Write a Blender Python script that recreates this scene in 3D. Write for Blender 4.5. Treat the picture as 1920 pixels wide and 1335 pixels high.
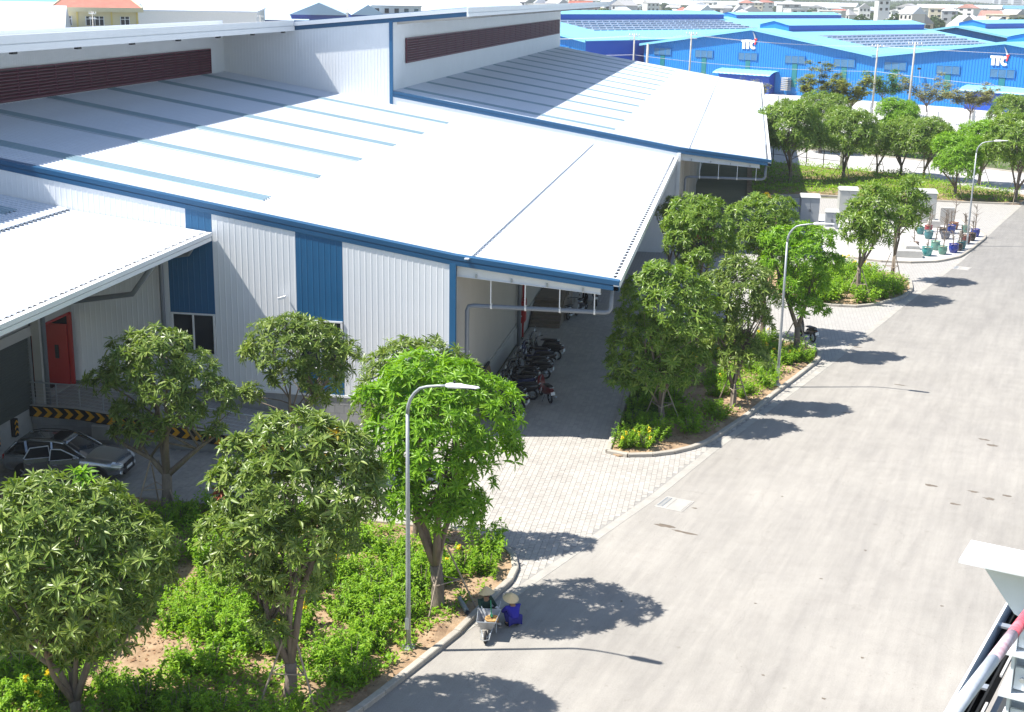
import bpy, math, random
import numpy as np
from mathutils import Vector, Matrix

for o in list(bpy.data.objects):
    bpy.data.objects.remove(o, do_unlink=True)
S = bpy.context.scene
COL = S.collection
rad = math.radians
# ---------------------------------------------------------------- camera
H_CAM = 18.2
cam = bpy.data.cameras.new('camera'); cam_o = bpy.data.objects.new('camera', cam); COL.objects.link(cam_o)
cam.sensor_fit = 'HORIZONTAL'; cam.sensor_width = 36.0; cam.lens = 2530.0 / 1920 * 36
cam.clip_start = 0.1; cam.clip_end = 12000
_yaw, _pit, _rol = rad(9.55), rad(15.11), rad(.983)
_f = Vector((-math.sin(_yaw)*math.cos(_pit), math.cos(_yaw)*math.cos(_pit), -math.sin(_pit)))
_r = Vector((math.cos(_yaw), math.sin(_yaw), 0)); _u = _r.cross(_f)
_r2 = _r*math.cos(_rol) + _u*math.sin(_rol); _u2 = -_r*math.sin(_rol) + _u*math.cos(_rol)
_m = Matrix((_r2, _u2, -_f)).transposed().to_4x4(); _m.translation = (0, 0, H_CAM)
cam_o.matrix_world = _m
S.camera = cam_o
# ---------------------------------------------------------------- light
SUN_DIR = Vector((.63, .151, -1)).normalized()          # the way the light travels
sun = bpy.data.lights.new('sun', 'SUN'); sun_o = bpy.data.objects.new('sun', sun); COL.objects.link(sun_o)
sun.energy = 5.0; sun.angle = rad(.53); sun.color = (1, .95, .87)
sun_o.rotation_euler = SUN_DIR.to_track_quat('-Z', 'Y').to_euler(); sun_o.location = (-40, -10, 60)
W = bpy.data.worlds.new('World'); S.world = W; W.use_nodes = True
nt = W.node_tree; nt.nodes.clear()
sky = nt.nodes.new('ShaderNodeTexSky'); sky.sky_type = 'NISHITA'; sky.sun_disc = False
sky.sun_elevation = math.asin(-SUN_DIR.z); sky.sun_rotation = math.atan2(-SUN_DIR.x, -SUN_DIR.y)
sky.air_density = 1.0; sky.dust_density = .6; sky.ozone_density = 1.0; sky.altitude = 10
bg = nt.nodes.new('ShaderNodeBackground'); bg.inputs['Strength'].default_value = .095
wo = nt.nodes.new('ShaderNodeOutputWorld')
nt.links.new(sky.outputs[0], bg.inputs[0]); nt.links.new(bg.outputs[0], wo.inputs[0])
S.view_settings.view_transform = 'Standard'; S.view_settings.look = 'None'
S.view_settings.exposure = 1.0; S.view_settings.gamma = 1.0; S.view_settings.use_curve_mapping = False
S.cycles.max_bounces = 3; S.cycles.diffuse_bounces = 3; S.cycles.glossy_bounces = 2; S.cycles.transmission_bounces = 2; S.cycles.volume_bounces = 0
S.cycles.caustics_reflective = False; S.cycles.caustics_refractive = False

# ---------------------------------------------------------------- helpers
ORG = {}; KIDS = {}
def tag(o, label=None, cat=None, group=None, kind=None):
    if label: o['label'] = label
    if cat: o['category'] = cat
    if group: o['group'] = group
    if kind: o['kind'] = kind
    return o
def link(o, parent=None):
    COL.objects.link(o)
    if parent is not None:
        o.parent = parent; KIDS.setdefault(parent.name, []).append(o)
        ORG[o.name] = ORG.get(parent.name, (0, 0, 0))
    return o
def thing(name, label, cat, loc=(0, 0, 0), rz=0, group=None, local=False):
    o = bpy.data.objects.new(name, None); COL.objects.link(o)
    o.location = loc; o.rotation_euler = (0, 0, rz); o.empty_display_size = .3
    ORG[o.name] = (0, 0, 0) if local else tuple(loc)
    return tag(o, label, cat, group)
def copy_tree(o, parent=None):
    c = o.copy(); COL.objects.link(c)
    if parent is not None:
        c.parent = parent; KIDS.setdefault(parent.name, []).append(c)
    for k in KIDS.get(o.name, []): copy_tree(k, c)
    return c
class MB:
    def __init__(s): s.v = []; s.f = []; s.m = []; s.n = 0
    def add(s, v, f, m=0):
        b = s.n; s.v.extend(v); s.n += len(v)
        for q in f: s.f.append(tuple(i+b for i in q)); s.m.append(m)
        return s
    def box(s, x0, x1, y0, y1, z0, z1, m=0):
        return s.add([(x0,y0,z0),(x1,y0,z0),(x1,y1,z0),(x0,y1,z0),(x0,y0,z1),(x1,y0,z1),(x1,y1,z1),(x0,y1,z1)],
              [(0,3,2,1),(4,5,6,7),(0,1,5,4),(1,2,6,5),(2,3,7,6),(3,0,4,7)], m)
    def cbox(s, c, sz, rz=0, m=0, taper=1):
        ca, sa = math.cos(rz), math.sin(rz); v = []
        for dz, t in ((-.5, 1), (.5, taper)):
            for dx, dy in ((-.5,-.5),(.5,-.5),(.5,.5),(-.5,.5)):
                x, y = dx*sz[0]*t, dy*sz[1]*t
                v.append((c[0]+x*ca-y*sa, c[1]+x*sa+y*ca, c[2]+dz*sz[2]))
        return s.add(v, [(0,3,2,1),(4,5,6,7),(0,1,5,4),(1,2,6,5),(2,3,7,6),(3,0,4,7)], m)
    def bar(s, p, q, w, h, m=0):
        p, q = Vector(p), Vector(q); d = (q-p).normalized()
        a = d.cross(Vector((0,0,1)))
        if a.length < 1e-4: a = Vector((1,0,0))
        a.normalize(); b = a.cross(d)
        v = [tuple(e + a*(i*w/2) + b*(j*h/2)) for e in (p, q) for i, j in ((-1,-1),(1,-1),(1,1),(-1,1))]
        return s.add(v, [(0,1,2,3),(4,7,6,5),(0,4,5,1),(1,5,6,2),(2,6,7,3),(3,7,4,0)], m)
    def tube(s, pts, r, n=8, m=0, cap=True):
        pts = [Vector(p) for p in pts]; k = len(pts)
        rs = r if hasattr(r, '__len__') else [r]*k
        v = []; a = None
        for i, p in enumerate(pts):
            d = (pts[min(i+1, k-1)] - pts[max(i-1, 0)]).normalized()
            if a is None:
                a = d.cross(Vector((0,0,1)))
                if a.length < 1e-3: a = d.cross(Vector((1,0,0)))
            a = (a - d*a.dot(d)).normalized(); b = d.cross(a)
            for j in range(n):
                t = 2*math.pi*j/n
                v.append(tuple(p + (a*math.cos(t) + b*math.sin(t))*rs[i]))
        f = [(i*n+j, i*n+(j+1) % n, (i+1)*n+(j+1) % n, (i+1)*n+j) for i in range(k-1) for j in range(n)]
        if cap: f += [tuple(range(n))[::-1], tuple((k-1)*n+j for j in range(n))]
        return s.add(v, f, m)
    def lathe(s, prof, n=16, c=(0,0,0), m=0):
        v = [(c[0]+r*math.cos(2*math.pi*j/n), c[1]+r*math.sin(2*math.pi*j/n), c[2]+z) for r, z in prof for j in range(n)]
        k = len(prof)
        f = [(i*n+j, i*n+(j+1) % n, (i+1)*n+(j+1) % n, (i+1)*n+j) for i in range(k-1) for j in range(n)]
        return s.add(v, f, m)
    def prism(s, poly, z0, z1, m=0):
        n = len(poly)
        g0 = z0 if callable(z0) else (lambda p: z0); g1 = z1 if callable(z1) else (lambda p: z1)
        v = [(p[0], p[1], g0(p)) for p in poly] + [(p[0], p[1], g1(p)) for p in poly]
        return s.add(v, [tuple(range(n))[::-1], tuple(range(n, 2*n))] + [(i, (i+1) % n, n+(i+1) % n, n+i) for i in range(n)], m)
    def sweep(s, prof, p, q, m=0):
        # closed profile of 3-D offsets swept from p to q
        n = len(prof)
        v = [tuple(Vector(p)+Vector(a)) for a in prof] + [tuple(Vector(q)+Vector(a)) for a in prof]
        return s.add(v, [tuple(range(n))[::-1], tuple(range(n, 2*n))] + [(i, (i+1) % n, n+(i+1) % n, n+i) for i in range(n)], m)
    def quad(s, a, b, c, d, m=0): return s.add([a, b, c, d], [(0,1,2,3)], m)
    def disc(s, c, ax, r, t, n=16, m=0):
        ax = Vector(ax).normalized(); c = Vector(c)
        return s.tube([c-ax*t/2, c+ax*t/2], r, n, m)
    def mesh(s, name, mats, smooth=False, org=(0,0,0)):
        me = bpy.data.meshes.new(name)
        v = s.v if org == (0,0,0) else [(a-org[0], b-org[1], c-org[2]) for a, b, c in s.v]
        me.from_pydata(v, [], s.f)
        for mt in (mats if isinstance(mats, (list, tuple)) else [mats]): me.materials.append(mt)
        if any(s.m): me.polygons.foreach_set('material_index', s.m)
        if smooth: me.polygons.foreach_set('use_smooth', [True]*len(me.polygons))
        me.update(); return me
    def obj(s, name, mats, parent=None, smooth=False):
        org = ORG.get(parent.name, (0,0,0)) if parent is not None else (0,0,0)
        return link(bpy.data.objects.new(name, s.mesh(name, mats, smooth, org)), parent)
def inst(name, me, parent=None, loc=(0,0,0), rot=(0,0,0), sc=(1,1,1)):
    o = bpy.data.objects.new(name, me); link(o, parent)
    org = ORG.get(parent.name, (0,0,0)) if parent is not None else (0,0,0)
    o.location = (loc[0]-org[0], loc[1]-org[1], loc[2]-org[2]); o.rotation_euler = rot; o.scale = sc
    return o
def np_mesh(name, V, F, mat, smooth=False):
    me = bpy.data.meshes.new(name); nv, nf, k = len(V), len(F), F.shape[1]
    me.vertices.add(nv); me.vertices.foreach_set('co', np.asarray(V, np.float32).ravel())
    me.loops.add(nf*k); me.loops.foreach_set('vertex_index', np.asarray(F, np.int32).ravel())
    me.polygons.add(nf); me.polygons.foreach_set('loop_start', np.arange(0, nf*k, k, dtype=np.int32))
    me.polygons.foreach_set('loop_total', np.full(nf, k, np.int32))
    me.polygons.foreach_set('use_smooth', np.full(nf, bool(smooth)))
    for m in (mat if isinstance(mat, list) else [mat]): me.materials.append(m)
    me.update(calc_edges=True); me.validate(); return me
def struct(o): o['kind'] = 'structure'; return o
def inside(poly, P):
    P = np.asarray(P); r = np.zeros(len(P), bool); n = len(poly); j = n-1
    for i in range(n):
        xi, yi = poly[i]; xj, yj = poly[j]
        c = ((yi > P[:,1]) != (yj > P[:,1])) & (P[:,0] < (xj-xi)*(P[:,1]-yi)/((yj-yi) or 1e-9)+xi)
        r ^= c; j = i
    return r
# ---------------------------------------------------------------- materials
def M(name, col, rough=.6, metal=0., var=0., scale=3., bump=0., bscale=30., stretch=(1,1,1), col2=None, spec=.5, island=0., objr=0., trans=0., coat=0., wave=None):
    m = bpy.data.materials.new(name); m.use_nodes = True; t = m.node_tree; N = t.nodes; L = t.links
    b = N['Principled BSDF']; b.inputs['Roughness'].default_value = rough; b.inputs['Metallic'].default_value = metal
    b.inputs['Specular IOR Level'].default_value = spec
    if coat: b.inputs['Coat Weight'].default_value = coat
    c4 = (*col, 1); b.inputs['Base Color'].default_value = c4
    src = None
    if var or col2 or bump:
        tc = N.new('ShaderNodeTexCoord'); mp = N.new('ShaderNodeMapping'); mp.inputs['Scale'].default_value = stretch
        L.new(tc.outputs['Object'], mp.inputs[0])
    if var or col2:
        nz = N.new('ShaderNodeTexNoise'); nz.inputs['Scale'].default_value = scale; nz.inputs['Detail'].default_value = 6; nz.inputs['Roughness'].default_value = .65
        L.new(mp.outputs[0], nz.inputs['Vector'])
        rp = N.new('ShaderNodeValToRGB'); rp.color_ramp.elements[0].position = .3; rp.color_ramp.elements[1].position = .72
        hi = col2 or tuple(min(1, x*(1+var)) for x in col); lo = tuple(x*(1-var) for x in col)
        rp.color_ramp.elements[0].color = (*lo, 1); rp.color_ramp.elements[1].color = (*hi, 1)
        L.new(nz.outputs[0], rp.inputs[0]); src = rp.outputs[0]
    if island or objr:
        val = None
        if island:
            g = N.new('ShaderNodeNewGeometry'); val = g.outputs['Random Per Island']; amt = island
        if objr:
            oi = N.new('ShaderNodeObjectInfo'); amt = max(island, objr)
            if val is None: val = oi.outputs['Random']
            else:
                ad = N.new('ShaderNodeMath'); ad.operation = 'ADD'; L.new(val, ad.inputs[0]); L.new(oi.outputs['Random'], ad.inputs[1])
                fr = N.new('ShaderNodeMath'); fr.operation = 'FRACT'; L.new(ad.outputs[0], fr.inputs[0]); val = fr.outputs[0]
        mr = N.new('ShaderNodeMapRange'); mr.inputs['To Min'].default_value = 1-amt; mr.inputs['To Max'].default_value = 1+amt
        L.new(val, mr.inputs[0])
        hs = N.new('ShaderNodeHueSaturation'); L.new(mr.outputs[0], hs.inputs['Value'])
        if src is not None: L.new(src, hs.inputs['Color'])
        else: hs.inputs['Color'].default_value = c4
        src = hs.outputs[0]
    if src is not None: L.new(src, b.inputs['Base Color'])
    if bump:
        n2 = N.new('ShaderNodeTexNoise'); n2.inputs['Scale'].default_value = bscale; n2.inputs['Detail'].default_value = 5
        L.new(mp.outputs[0], n2.inputs['Vector'])
        bp = N.new('ShaderNodeBump'); bp.inputs['Strength'].default_value = bump; bp.inputs['Distance'].default_value = .02
        L.new(n2.outputs[0], bp.inputs['Height']); L.new(bp.outputs[0], b.inputs['Normal'])
    if trans:
        tl = N.new('ShaderNodeBsdfTranslucent'); mx = N.new('ShaderNodeMixShader'); mx.inputs[0].default_value = trans
        if src is not None: L.new(src, tl.inputs[0])
        else: tl.inputs[0].default_value = c4
        L.new(b.outputs[0], mx.inputs[1]); L.new(tl.outputs[0], mx.inputs[2]); L.new(mx.outputs[0], N['Material Output'].inputs[0])
    return m
m_roof = M('white roof sheet', (.64,.685,.75), .45, var=.04, scale=.6)
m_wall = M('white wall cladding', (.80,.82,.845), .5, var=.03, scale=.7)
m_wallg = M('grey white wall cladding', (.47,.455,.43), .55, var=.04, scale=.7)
m_blue = M('blue cladding', (.016,.115,.255), .45, var=.06, scale=.8)
m_blueF = M('blue trim', (.016,.092,.205), .4, var=.05, scale=.8)
m_sky = M('blue translucent roof sheet', (.275,.39,.455), .3, var=.05, scale=.8)
m_louv = M('burgundy louvre', (.125,.020,.042), .5, var=.12, scale=2)
m_white = M('white painted steel', (.80,.81,.82), .45, var=.03, scale=1.2)
m_black = M('black', (.012,.012,.014), .6)
m_dark = M('dark interior', (.02,.022,.026), .7)
m_galv = M('dull galvanised pole', (.36,.385,.41), .5, .35, var=.08, scale=4)
m_steel = M('galvanised steel', (.50,.53,.56), .38, .6, var=.08, scale=4)
m_pipe = M('grey pvc pipe', (.20,.225,.26), .4, var=.05, scale=3)
m_conc = M('concrete', (.42,.41,.385), .85, var=.13, scale=1.7, bump=.3, bscale=35)
m_kerb = M('kerb concrete', (.38,.352,.305), .85, var=.16, scale=2.2, bump=.25, bscale=40, objr=.07)
m_block = M('grey blockwork', (.30,.30,.30), .9, var=.1, scale=2.5, bump=.2, objr=.08)
m_soil = M('planting soil', (.31,.195,.11), .95, var=.3, scale=1.6, bump=1.0, bscale=14, col2=(.43,.31,.195))
m_glass = M('dark window glass', (.02,.026,.034), .06, spec=.8)
m_red = M('red painted steel', (.40,.010,.012), .35)
m_yel = M('yellow paint', (.75,.36,.01), .55)
m_trunk = M('grey brown bark', (.19,.155,.125), .9, var=.3, scale=6, bump=.7, bscale=22, stretch=(1,1,.35))
m_stake = M('weathered wood pole', (.33,.27,.21), .8, var=.2, scale=6, stretch=(1,1,.2))
m_tyre = M('tyre rubber', (.018,.018,.02), .75)
m_seat = M('black vinyl', (.015,.015,.017), .5)
m_chrome = M('chrome', (.7,.7,.72), .15, 1.)
# ================================================================ the setting
rng = np.random.default_rng(7); random.seed(7)
def asphalt():
    m = bpy.data.materials.new('pale worn asphalt'); m.use_nodes = True; t = m.node_tree; N = t.nodes; L = t.links
    b = N['Principled BSDF']; b.inputs['Roughness'].default_value = .9; b.inputs['Specular IOR Level'].default_value = .25
    tc = N.new('ShaderNodeTexCoord')
    def noise(scale, st, rz, det=6):
        m0 = N.new('ShaderNodeMapping'); m0.inputs['Rotation'].default_value = (0,0,rz); mp = N.new('ShaderNodeMapping'); mp.inputs['Scale'].default_value = st
        L.new(tc.outputs['Object'], m0.inputs[0]); L.new(m0.outputs[0], mp.inputs[0]); n = N.new('ShaderNodeTexNoise'); n.inputs['Scale'].default_value = scale; n.inputs['Detail'].default_value = det
        n.inputs['Roughness'].default_value = .62; L.new(mp.outputs[0], n.inputs['Vector']); return n.outputs[0]
    def ramp(s, a, ca, bb, cb):
        r = N.new('ShaderNodeValToRGB'); r.color_ramp.elements[0].position = a; r.color_ramp.elements[1].position = bb
        r.color_ramp.elements[0].color = (*ca,1); r.color_ramp.elements[1].color = (*cb,1); L.new(s, r.inputs[0]); return r.outputs[0]
    def mul(a, bb, f=1):
        x = N.new('ShaderNodeMix'); x.data_type = 'RGBA'; x.blend_type = 'MULTIPLY'; x.inputs[0].default_value = f
        L.new(a, x.inputs[6]); L.new(bb, x.inputs[7]); return x.outputs[2]
    rz = rad(19.4)
    c = ramp(noise(.16, (1,1,1), 0), .34, (.315,.299,.277), .68, (.37,.351,.324))
    c = mul(c, ramp(noise(.9, (1,.05,1), rz, 5), .36, (.93,.93,.935), .56, (1.0,1.0,1.0)))
    c = mul(c, ramp(noise(3.2, (1,.07,1), rz-.12, 8), .33, (.905,.905,.91), .62, (1.04,1.04,1.035)))
    c = mul(c, ramp(noise(1.3, (1,1,1), 0, 10), .3, (.925,.92,.915), .66, (1.03,1.03,1.025)))
    c = mul(c, ramp(noise(24, (1,1,1), 0, 4), .3, (.88,.88,.875), .68, (1.05,1.05,1.05)))
    c = mul(c, ramp(noise(.5, (.10,1,1), rz+.5, 5), .34, (.97,.97,.975), .52, (1,1,1)))
    c = mul(c, ramp(noise(3.4, (1,1,1), 0), .27, (.82,.80,.78), .37, (1,1,1)))
    c = mul(c, ramp(noise(13, (1,1,1), 0, 2), .255, (.40,.37,.34), .285, (1,1,1)))
    # surface tone turns greyer and darker towards the junction
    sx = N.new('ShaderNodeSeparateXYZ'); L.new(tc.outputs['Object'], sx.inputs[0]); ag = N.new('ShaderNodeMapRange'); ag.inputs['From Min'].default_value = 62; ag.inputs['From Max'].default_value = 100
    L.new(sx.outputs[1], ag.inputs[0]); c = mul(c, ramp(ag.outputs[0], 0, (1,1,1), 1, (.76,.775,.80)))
    # hairline cracks
    vo = N.new('ShaderNodeTexVoronoi'); vo.feature = 'DISTANCE_TO_EDGE'; vo.inputs['Scale'].default_value = .16
    wp = N.new('ShaderNodeMapping'); nw = N.new('ShaderNodeTexNoise'); nw.inputs['Scale'].default_value = .8; nw.inputs['Detail'].default_value = 5
    vm = N.new('ShaderNodeMixRGB'); vm.blend_type = 'ADD'; vm.inputs[0].default_value = 1.1; L.new(tc.outputs['Object'], nw.inputs['Vector']); L.new(tc.outputs['Object'], vm.inputs[1]); L.new(nw.outputs['Color'], vm.inputs[2]); L.new(vm.outputs[0], vo.inputs['Vector'])
    c = mul(c, ramp(vo.outputs['Distance'], .0, (.92,.915,.91), .0022, (1,1,1)))
    c = mul(c, ramp(noise(60, (1,1,1), 0, 3), .3, (.86,.86,.86), .7, (1.06,1.06,1.05)))
    L.new(c, b.inputs['Base Color'])
    bp = N.new('ShaderNodeBump'); bp.inputs['Strength'].default_value = .35; bp.inputs['Distance'].default_value = .01
    L.new(noise(90, (1,1,1), 0, 3), bp.inputs['Height']); L.new(bp.outputs[0], b.inputs['Normal'])
    return m
m_asph = asphalt()
m_ground = M('dry ground and scrub', (.10,.13,.055), .95, var=.4, scale=.03, col2=(.24,.23,.15))
m_paver = M('grey paving block', (.37,.35,.32), .85, var=.10, scale=.5, island=.09, objr=.09, bump=.2, bscale=60)
m_joint = M('paving joint', (.27,.26,.245), .95, var=.2, scale=8)
m_yard = M('pale concrete yard', (.50,.49,.475), .8, var=.08, scale=.12)
m_lane = M('pale concrete road', (.44,.43,.42), .85, var=.10, scale=.2)
def brick_mat():
    m = bpy.data.materials.new('far paving'); m.use_nodes = True; t = m.node_tree; N = t.nodes; L = t.links
    b = N['Principled BSDF']; b.inputs['Roughness'].default_value = .85
    tc = N.new('ShaderNodeTexCoord'); mp = N.new('ShaderNodeMapping'); mp.inputs['Rotation'].default_value = (0,0,rad(90))
    br = N.new('ShaderNodeTexBrick'); br.inputs['Scale'].default_value = 1; br.inputs['Brick Width'].default_value = .3; br.inputs['Row Height'].default_value = .2
    br.inputs['Mortar Size'].default_value = .012; br.inputs['Color1'].default_value = (.37,.355,.335,1); br.inputs['Color2'].default_value = (.33,.318,.30,1); br.inputs['Mortar'].default_value = (.25,.245,.24,1)
    L.new(tc.outputs['Object'], mp.inputs[0]); L.new(mp.outputs[0], br.inputs['Vector']); L.new(br.outputs[0], b.inputs['Base Color'])
    return m
m_farpave = brick_mat()
# --- ground to the horizon
g = MB(); g.quad((-7000,-300,-.06),(7000,-300,-.06),(7000,9500,-.06),(-7000,9500,-.06))
struct(g.obj('ground', m_ground))
# --- road along the plots
EDGE = [(-16.2,13.0),(-9.3,30.4),(-5.8,39.4),(-2.48,47.8),(-.66,53.2),(5.1,69.0),(10.06,83.4),(15.8,99.7),(21.06,116.4),(25.7,130.6),(29.2,141.0)]
def off(pl, d):
    out = []
    for i, p in enumerate(pl):
        a = Vector(pl[max(i-1,0)]); b = Vector(pl[min(i+1,len(pl)-1)]); t = (b-a).normalized()
        out.append((p[0]+t.y*d, p[1]-t.x*d))
    return out
g = MB(); poly = off(EDGE, .1) + [(34,150),(80,115),(95,60),(40,13)]
g.prism(poly, -.05, 0)
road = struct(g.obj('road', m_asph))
# stains, dropped clods and cracks on the road
m_stain = M('brown road stain', (.14,.115,.09), .9, var=.3, scale=6)
def blob(c, rx, ry, rot, seed, z=.004, n=14):
    r = random.Random(seed); pts = []
    for i in range(n):
        t = 2*math.pi*i/n; k = r.uniform(.55, 1.15); x, y = rx*k*math.cos(t), ry*k*math.sin(t)
        pts.append((c[0]+x*math.cos(rot)-y*math.sin(rot), c[1]+x*math.sin(rot)+y*math.cos(rot)))
    return pts
for i, (x, y, a, b_) in enumerate([(7.91,51.27,.26,.13),(9.45,50.9,.22,.1),(8.55,49.39,.2,.1),(9.93,50.25,.24,.14),(10.68,50.7,.2,.12),(-1.95,44.95,.42,.13),(-1.25,44.5,.5,.09),(7.44,35.1,.17,.11),(11.1,56.87,.25,.15),(10.9,57.6,.28,.1),
        (-2.9,38.5,.05,.05),(3.3,41.5,.06,.04),(1.2,39.2,.05,.04),(-1.0,46.9,.12,.06),(6.6,72.6,.4,.07),(8.2,65.5,.3,.08),(5.3,60.2,.22,.06),(4.2,36.2,.06,.05),(4.9,44.2,.06,.05),(2.2,48.8,.05,.05),(6.2,31.9,.1,.05),(3.0,33.6,.07,.05),(1.4,34.6,.05,.04),(6.9,40.2,.06,.05)]):
    g = MB(); g.prism(blob((x,y), a, b_, -.35, i), .001, .005+.0007*(i % 5)); g.obj('stain', m_stain, road)
# --- concrete gutter strip between paving and road
g = MB(); a = off(EDGE, .13); b = off(EDGE, -.2)
for i in range(len(EDGE)-1):
    L_ = math.dist(EDGE[i], EDGE[i+1]); n = max(1, int(L_/2.0))
    for k in range(n):
        t0, t1 = k/n, (k+1)/n-.006/L_
        q = [tuple(np.array(P[i])*(1-t)+np.array(P[i+1])*t) for P, t in ((a,t0),(a,t1),(b,t1),(b,t0))]
        g.prism(q, -.05, .008)
struct(g.obj('gutter_strip', M('pale gutter concrete', (.345,.33,.30), .85, var=.16, scale=1.5)))
# --- kerbs and planting beds
BED1 = [(-32,43.6),(-20.9,43.5),(-18.8,43.35),(-9.0,42.9),(-7.9,42.5),(-7.0,41.75),(-6.55,40.5),(-6.46,39.45),(-6.75,38.37),(-7.42,35.3),(-8.85,30.9),(-13.6,19.5),(-32,19.5)]
BED2 = [(-4.75,52.35),(-4.27,51.95),(-2.79,52.38),(-1.74,53.15),(-.91,54.24),(-.39,55.44),(.83,58.57),(2.06,62.3),(3.35,65.95),(4.35,68.9),(4.62,70.1),(4.45,71.3),(3.4,72.6),(-1.5,74.5),(-4.6,75.5),(-4.6,54.5)]
BED3 = [(2.0,84.6),(4.9,82.5),(7.13,82.4),(8.46,83.3),(10.3,85.7),(11.2,88.3),(11.4,91.0),(11.1,93.2),(9.6,94.3),(2.0,94.3)]
ISL4 = [(3.0,101.4),(6.8,99.4),(10.04,97.9),(12.27,98.0),(14.2,98.9),(16.0,101.2),(17.2,104.3),(19.2,110.2),(19.4,112.0),(18.6,118.5),(3.0,118.5)]
BED5 = [(.5,128.2),(7.0,130.4),(15.3,130.1),(20.0,129.8),(25.4,129.9),(26.6,133.0),(27.0,137.0),(21.6,141.6),(17.4,149.5),(9.7,152.6),(.5,156.5)]
km = MB()
km.sweep([(0,-.11,-.2),(0,.11,-.2),(0,.11,.13),(0,.085,.15),(0,-.085,.15),(0,-.11,.13)], (-.5,0,0), (.5,0,0))
kerb_me = km.mesh('kerb_stone', m_kerb)
def kerb(label, poly, idx, seg=1.0, inset=0):
    k = thing('kerb', label, None, (poly[0][0], poly[0][1], 0)); struct(k); del k['label']
    pts = [poly[i % len(poly)] for i in idx]
    # resample
    d = [0]
    for i in range(1, len(pts)): d.append(d[-1]+math.dist(pts[i-1], pts[i]))
    n = max(1, round(d[-1]/seg))
    def at(s):
        for i in range(1, len(pts)):
            if s <= d[i]+1e-6:
                t = (s-d[i-1])/max(1e-6, d[i]-d[i-1]); return (pts[i-1][0]*(1-t)+pts[i][0]*t, pts[i-1][1]*(1-t)+pts[i][1]*t)
        return pts[-1]
    for i in range(n):
        p, q = at(d[-1]*i/n), at(d[-1]*(i+1)/n); L_ = math.dist(p, q)
        inst('kerb_stone', kerb_me, k, ((p[0]+q[0])/2, (p[1]+q[1])/2, random.uniform(-.004,.004)), (0,0,math.atan2(q[1]-p[1], q[0]-p[0])), (L_-.012,1,1))
    return k
def soil_noise(x, y):
    return .05*math.sin(1.7*x+.6*y)+.045*math.sin(-.9*x+2.1*y+1)+.03*math.sin(4.1*x+3.3*y)+.02*math.sin(7.3*x-5.1*y+2)
def bed(poly, z=.06, step=.3, mat=None):
    xs = np.arange(min(p[0] for p in poly), max(p[0] for p in poly), step); ys = np.arange(min(p[1] for p in poly), max(p[1] for p in poly), step)
    g = MB(); g.prism(poly, -.05, z)
    C = np.array([(x+step/2, y+step/2) for x in xs for y in ys])
    ok = inside(poly, C)
    for s in ((-1,-1),(1,-1),(1,1),(-1,1)): ok &= inside(poly, C+np.array(s)*step*.55)
    okc = set((int(round((x-step/2-xs[0])/step)), int(round((y-step/2-ys[0])/step))) for (x, y), k in zip(C, ok) if k)
    idx = {}
    def vid(i, j):
        if (i, j) not in idx:
            x, y = xs[0]+i*step, ys[0]+j*step; idx[i, j] = g.n
            full = all((i+a, j+b) in okc for a in (-1,0) for b in (-1,0))
            g.v.append((x, y, z+.05+soil_noise(x, y)*.5 if full else z-.01)); g.n += 1
        return idx[i, j]
    for (x, y), k in zip(C, ok):
        if k:
            i, j = int(round((x-step/2-xs[0])/step)), int(round((y-step/2-ys[0])/step))
            g.f.append((vid(i,j),vid(i+1,j),vid(i+1,j+1),vid(i,j+1))); g.m.append(0)
    return struct(g.obj('planting_bed', mat or m_soil, smooth=False))
bed(BED1); bed(BED2); bed(BED3, step=.5); bed(BED5, step=1.0)
kerb('k', BED1, range(1, 12)); kerb('k', BED2, list(range(0, 15))+[0]); kerb('k', BED3, range(0, 9)); kerb('k', ISL4, range(0, 10)); kerb('k', BED5, range(0, 8), 2)
# --- block paving in front of the warehouses
PAVE = [(-31,43.4),(-8.5,43.0),(-6.9,41.0),(-6.85,38.4),(-7.62,35.0)] + off(EDGE, -.2)[2:10] + [(24.5,129.8),(15,130),(0,128),(0,97.5),(-11.3,97.5),(-11.3,54),(-31,54)]
g = MB(); g.prism(PAVE, -.05, -.006); g.prism([(0,75.0)]+[p for p in off(EDGE,-.2)[5:10]]+[(24.5,129.8),(15,130),(0,128)], -.04, .002, 1)
g.prism([(-11.3,80),(0,80),(0,97.5),(-11.3,97.5)], -.04, .0015, 1)
# the front belt of BED1 corner
pav = struct(g.obj('paving', [m_joint, m_farpave]))
pw, pl_ = .2, .3
xs = np.arange(-31, 8, pw); ys = np.arange(38, 80, pl_)
cells = np.array([(x+pw/2, y+pl_/2+(pl_/2 if i % 2 else 0)) for i, x in enumerate(xs) for y in ys])
NEARP = [(-10.5,43.2),(-9.0,43.0),(-7.9,42.6),(-6.9,41.8),(-6.4,40.5),(-6.3,39.4),(-6.6,38.3),(-7.2,35.8)] + off(EDGE,-.3)[2:6] + [(0,75),(0,80),(-11.2,80),(-11.2,53.6),(-31,49),(-31,43.8)]
ok = inside(NEARP, cells)
for bp_ in (BED1, BED2): ok &= ~inside(bp_, cells)
ok &= ~((cells[:,0] < -13) & (cells[:,1] > 48.9))
cells = cells[ok]
dist = cells[:,0]**2+cells[:,1]**2
vis = np.argsort(dist + 1e6*(cells[:,0] < -9.0))
near = set(vis[:300].tolist())
bm_ = MB(); hx, hy = pw/2-.0035, pl_/2-.0035
bm_.add([(-hx,-hy,-.04),(hx,-hy,-.04),(hx,hy,-.04),(-hx,hy,-.04),(-hx+.003,-hy+.003,0),(hx-.003,-hy+.003,0),(hx-.003,hy-.003,0),(-hx+.003,hy-.003,0)],[(4,5,6,7),(0,1,5,4),(1,2,6,5),(2,3,7,6),(3,0,4,7)])
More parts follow.
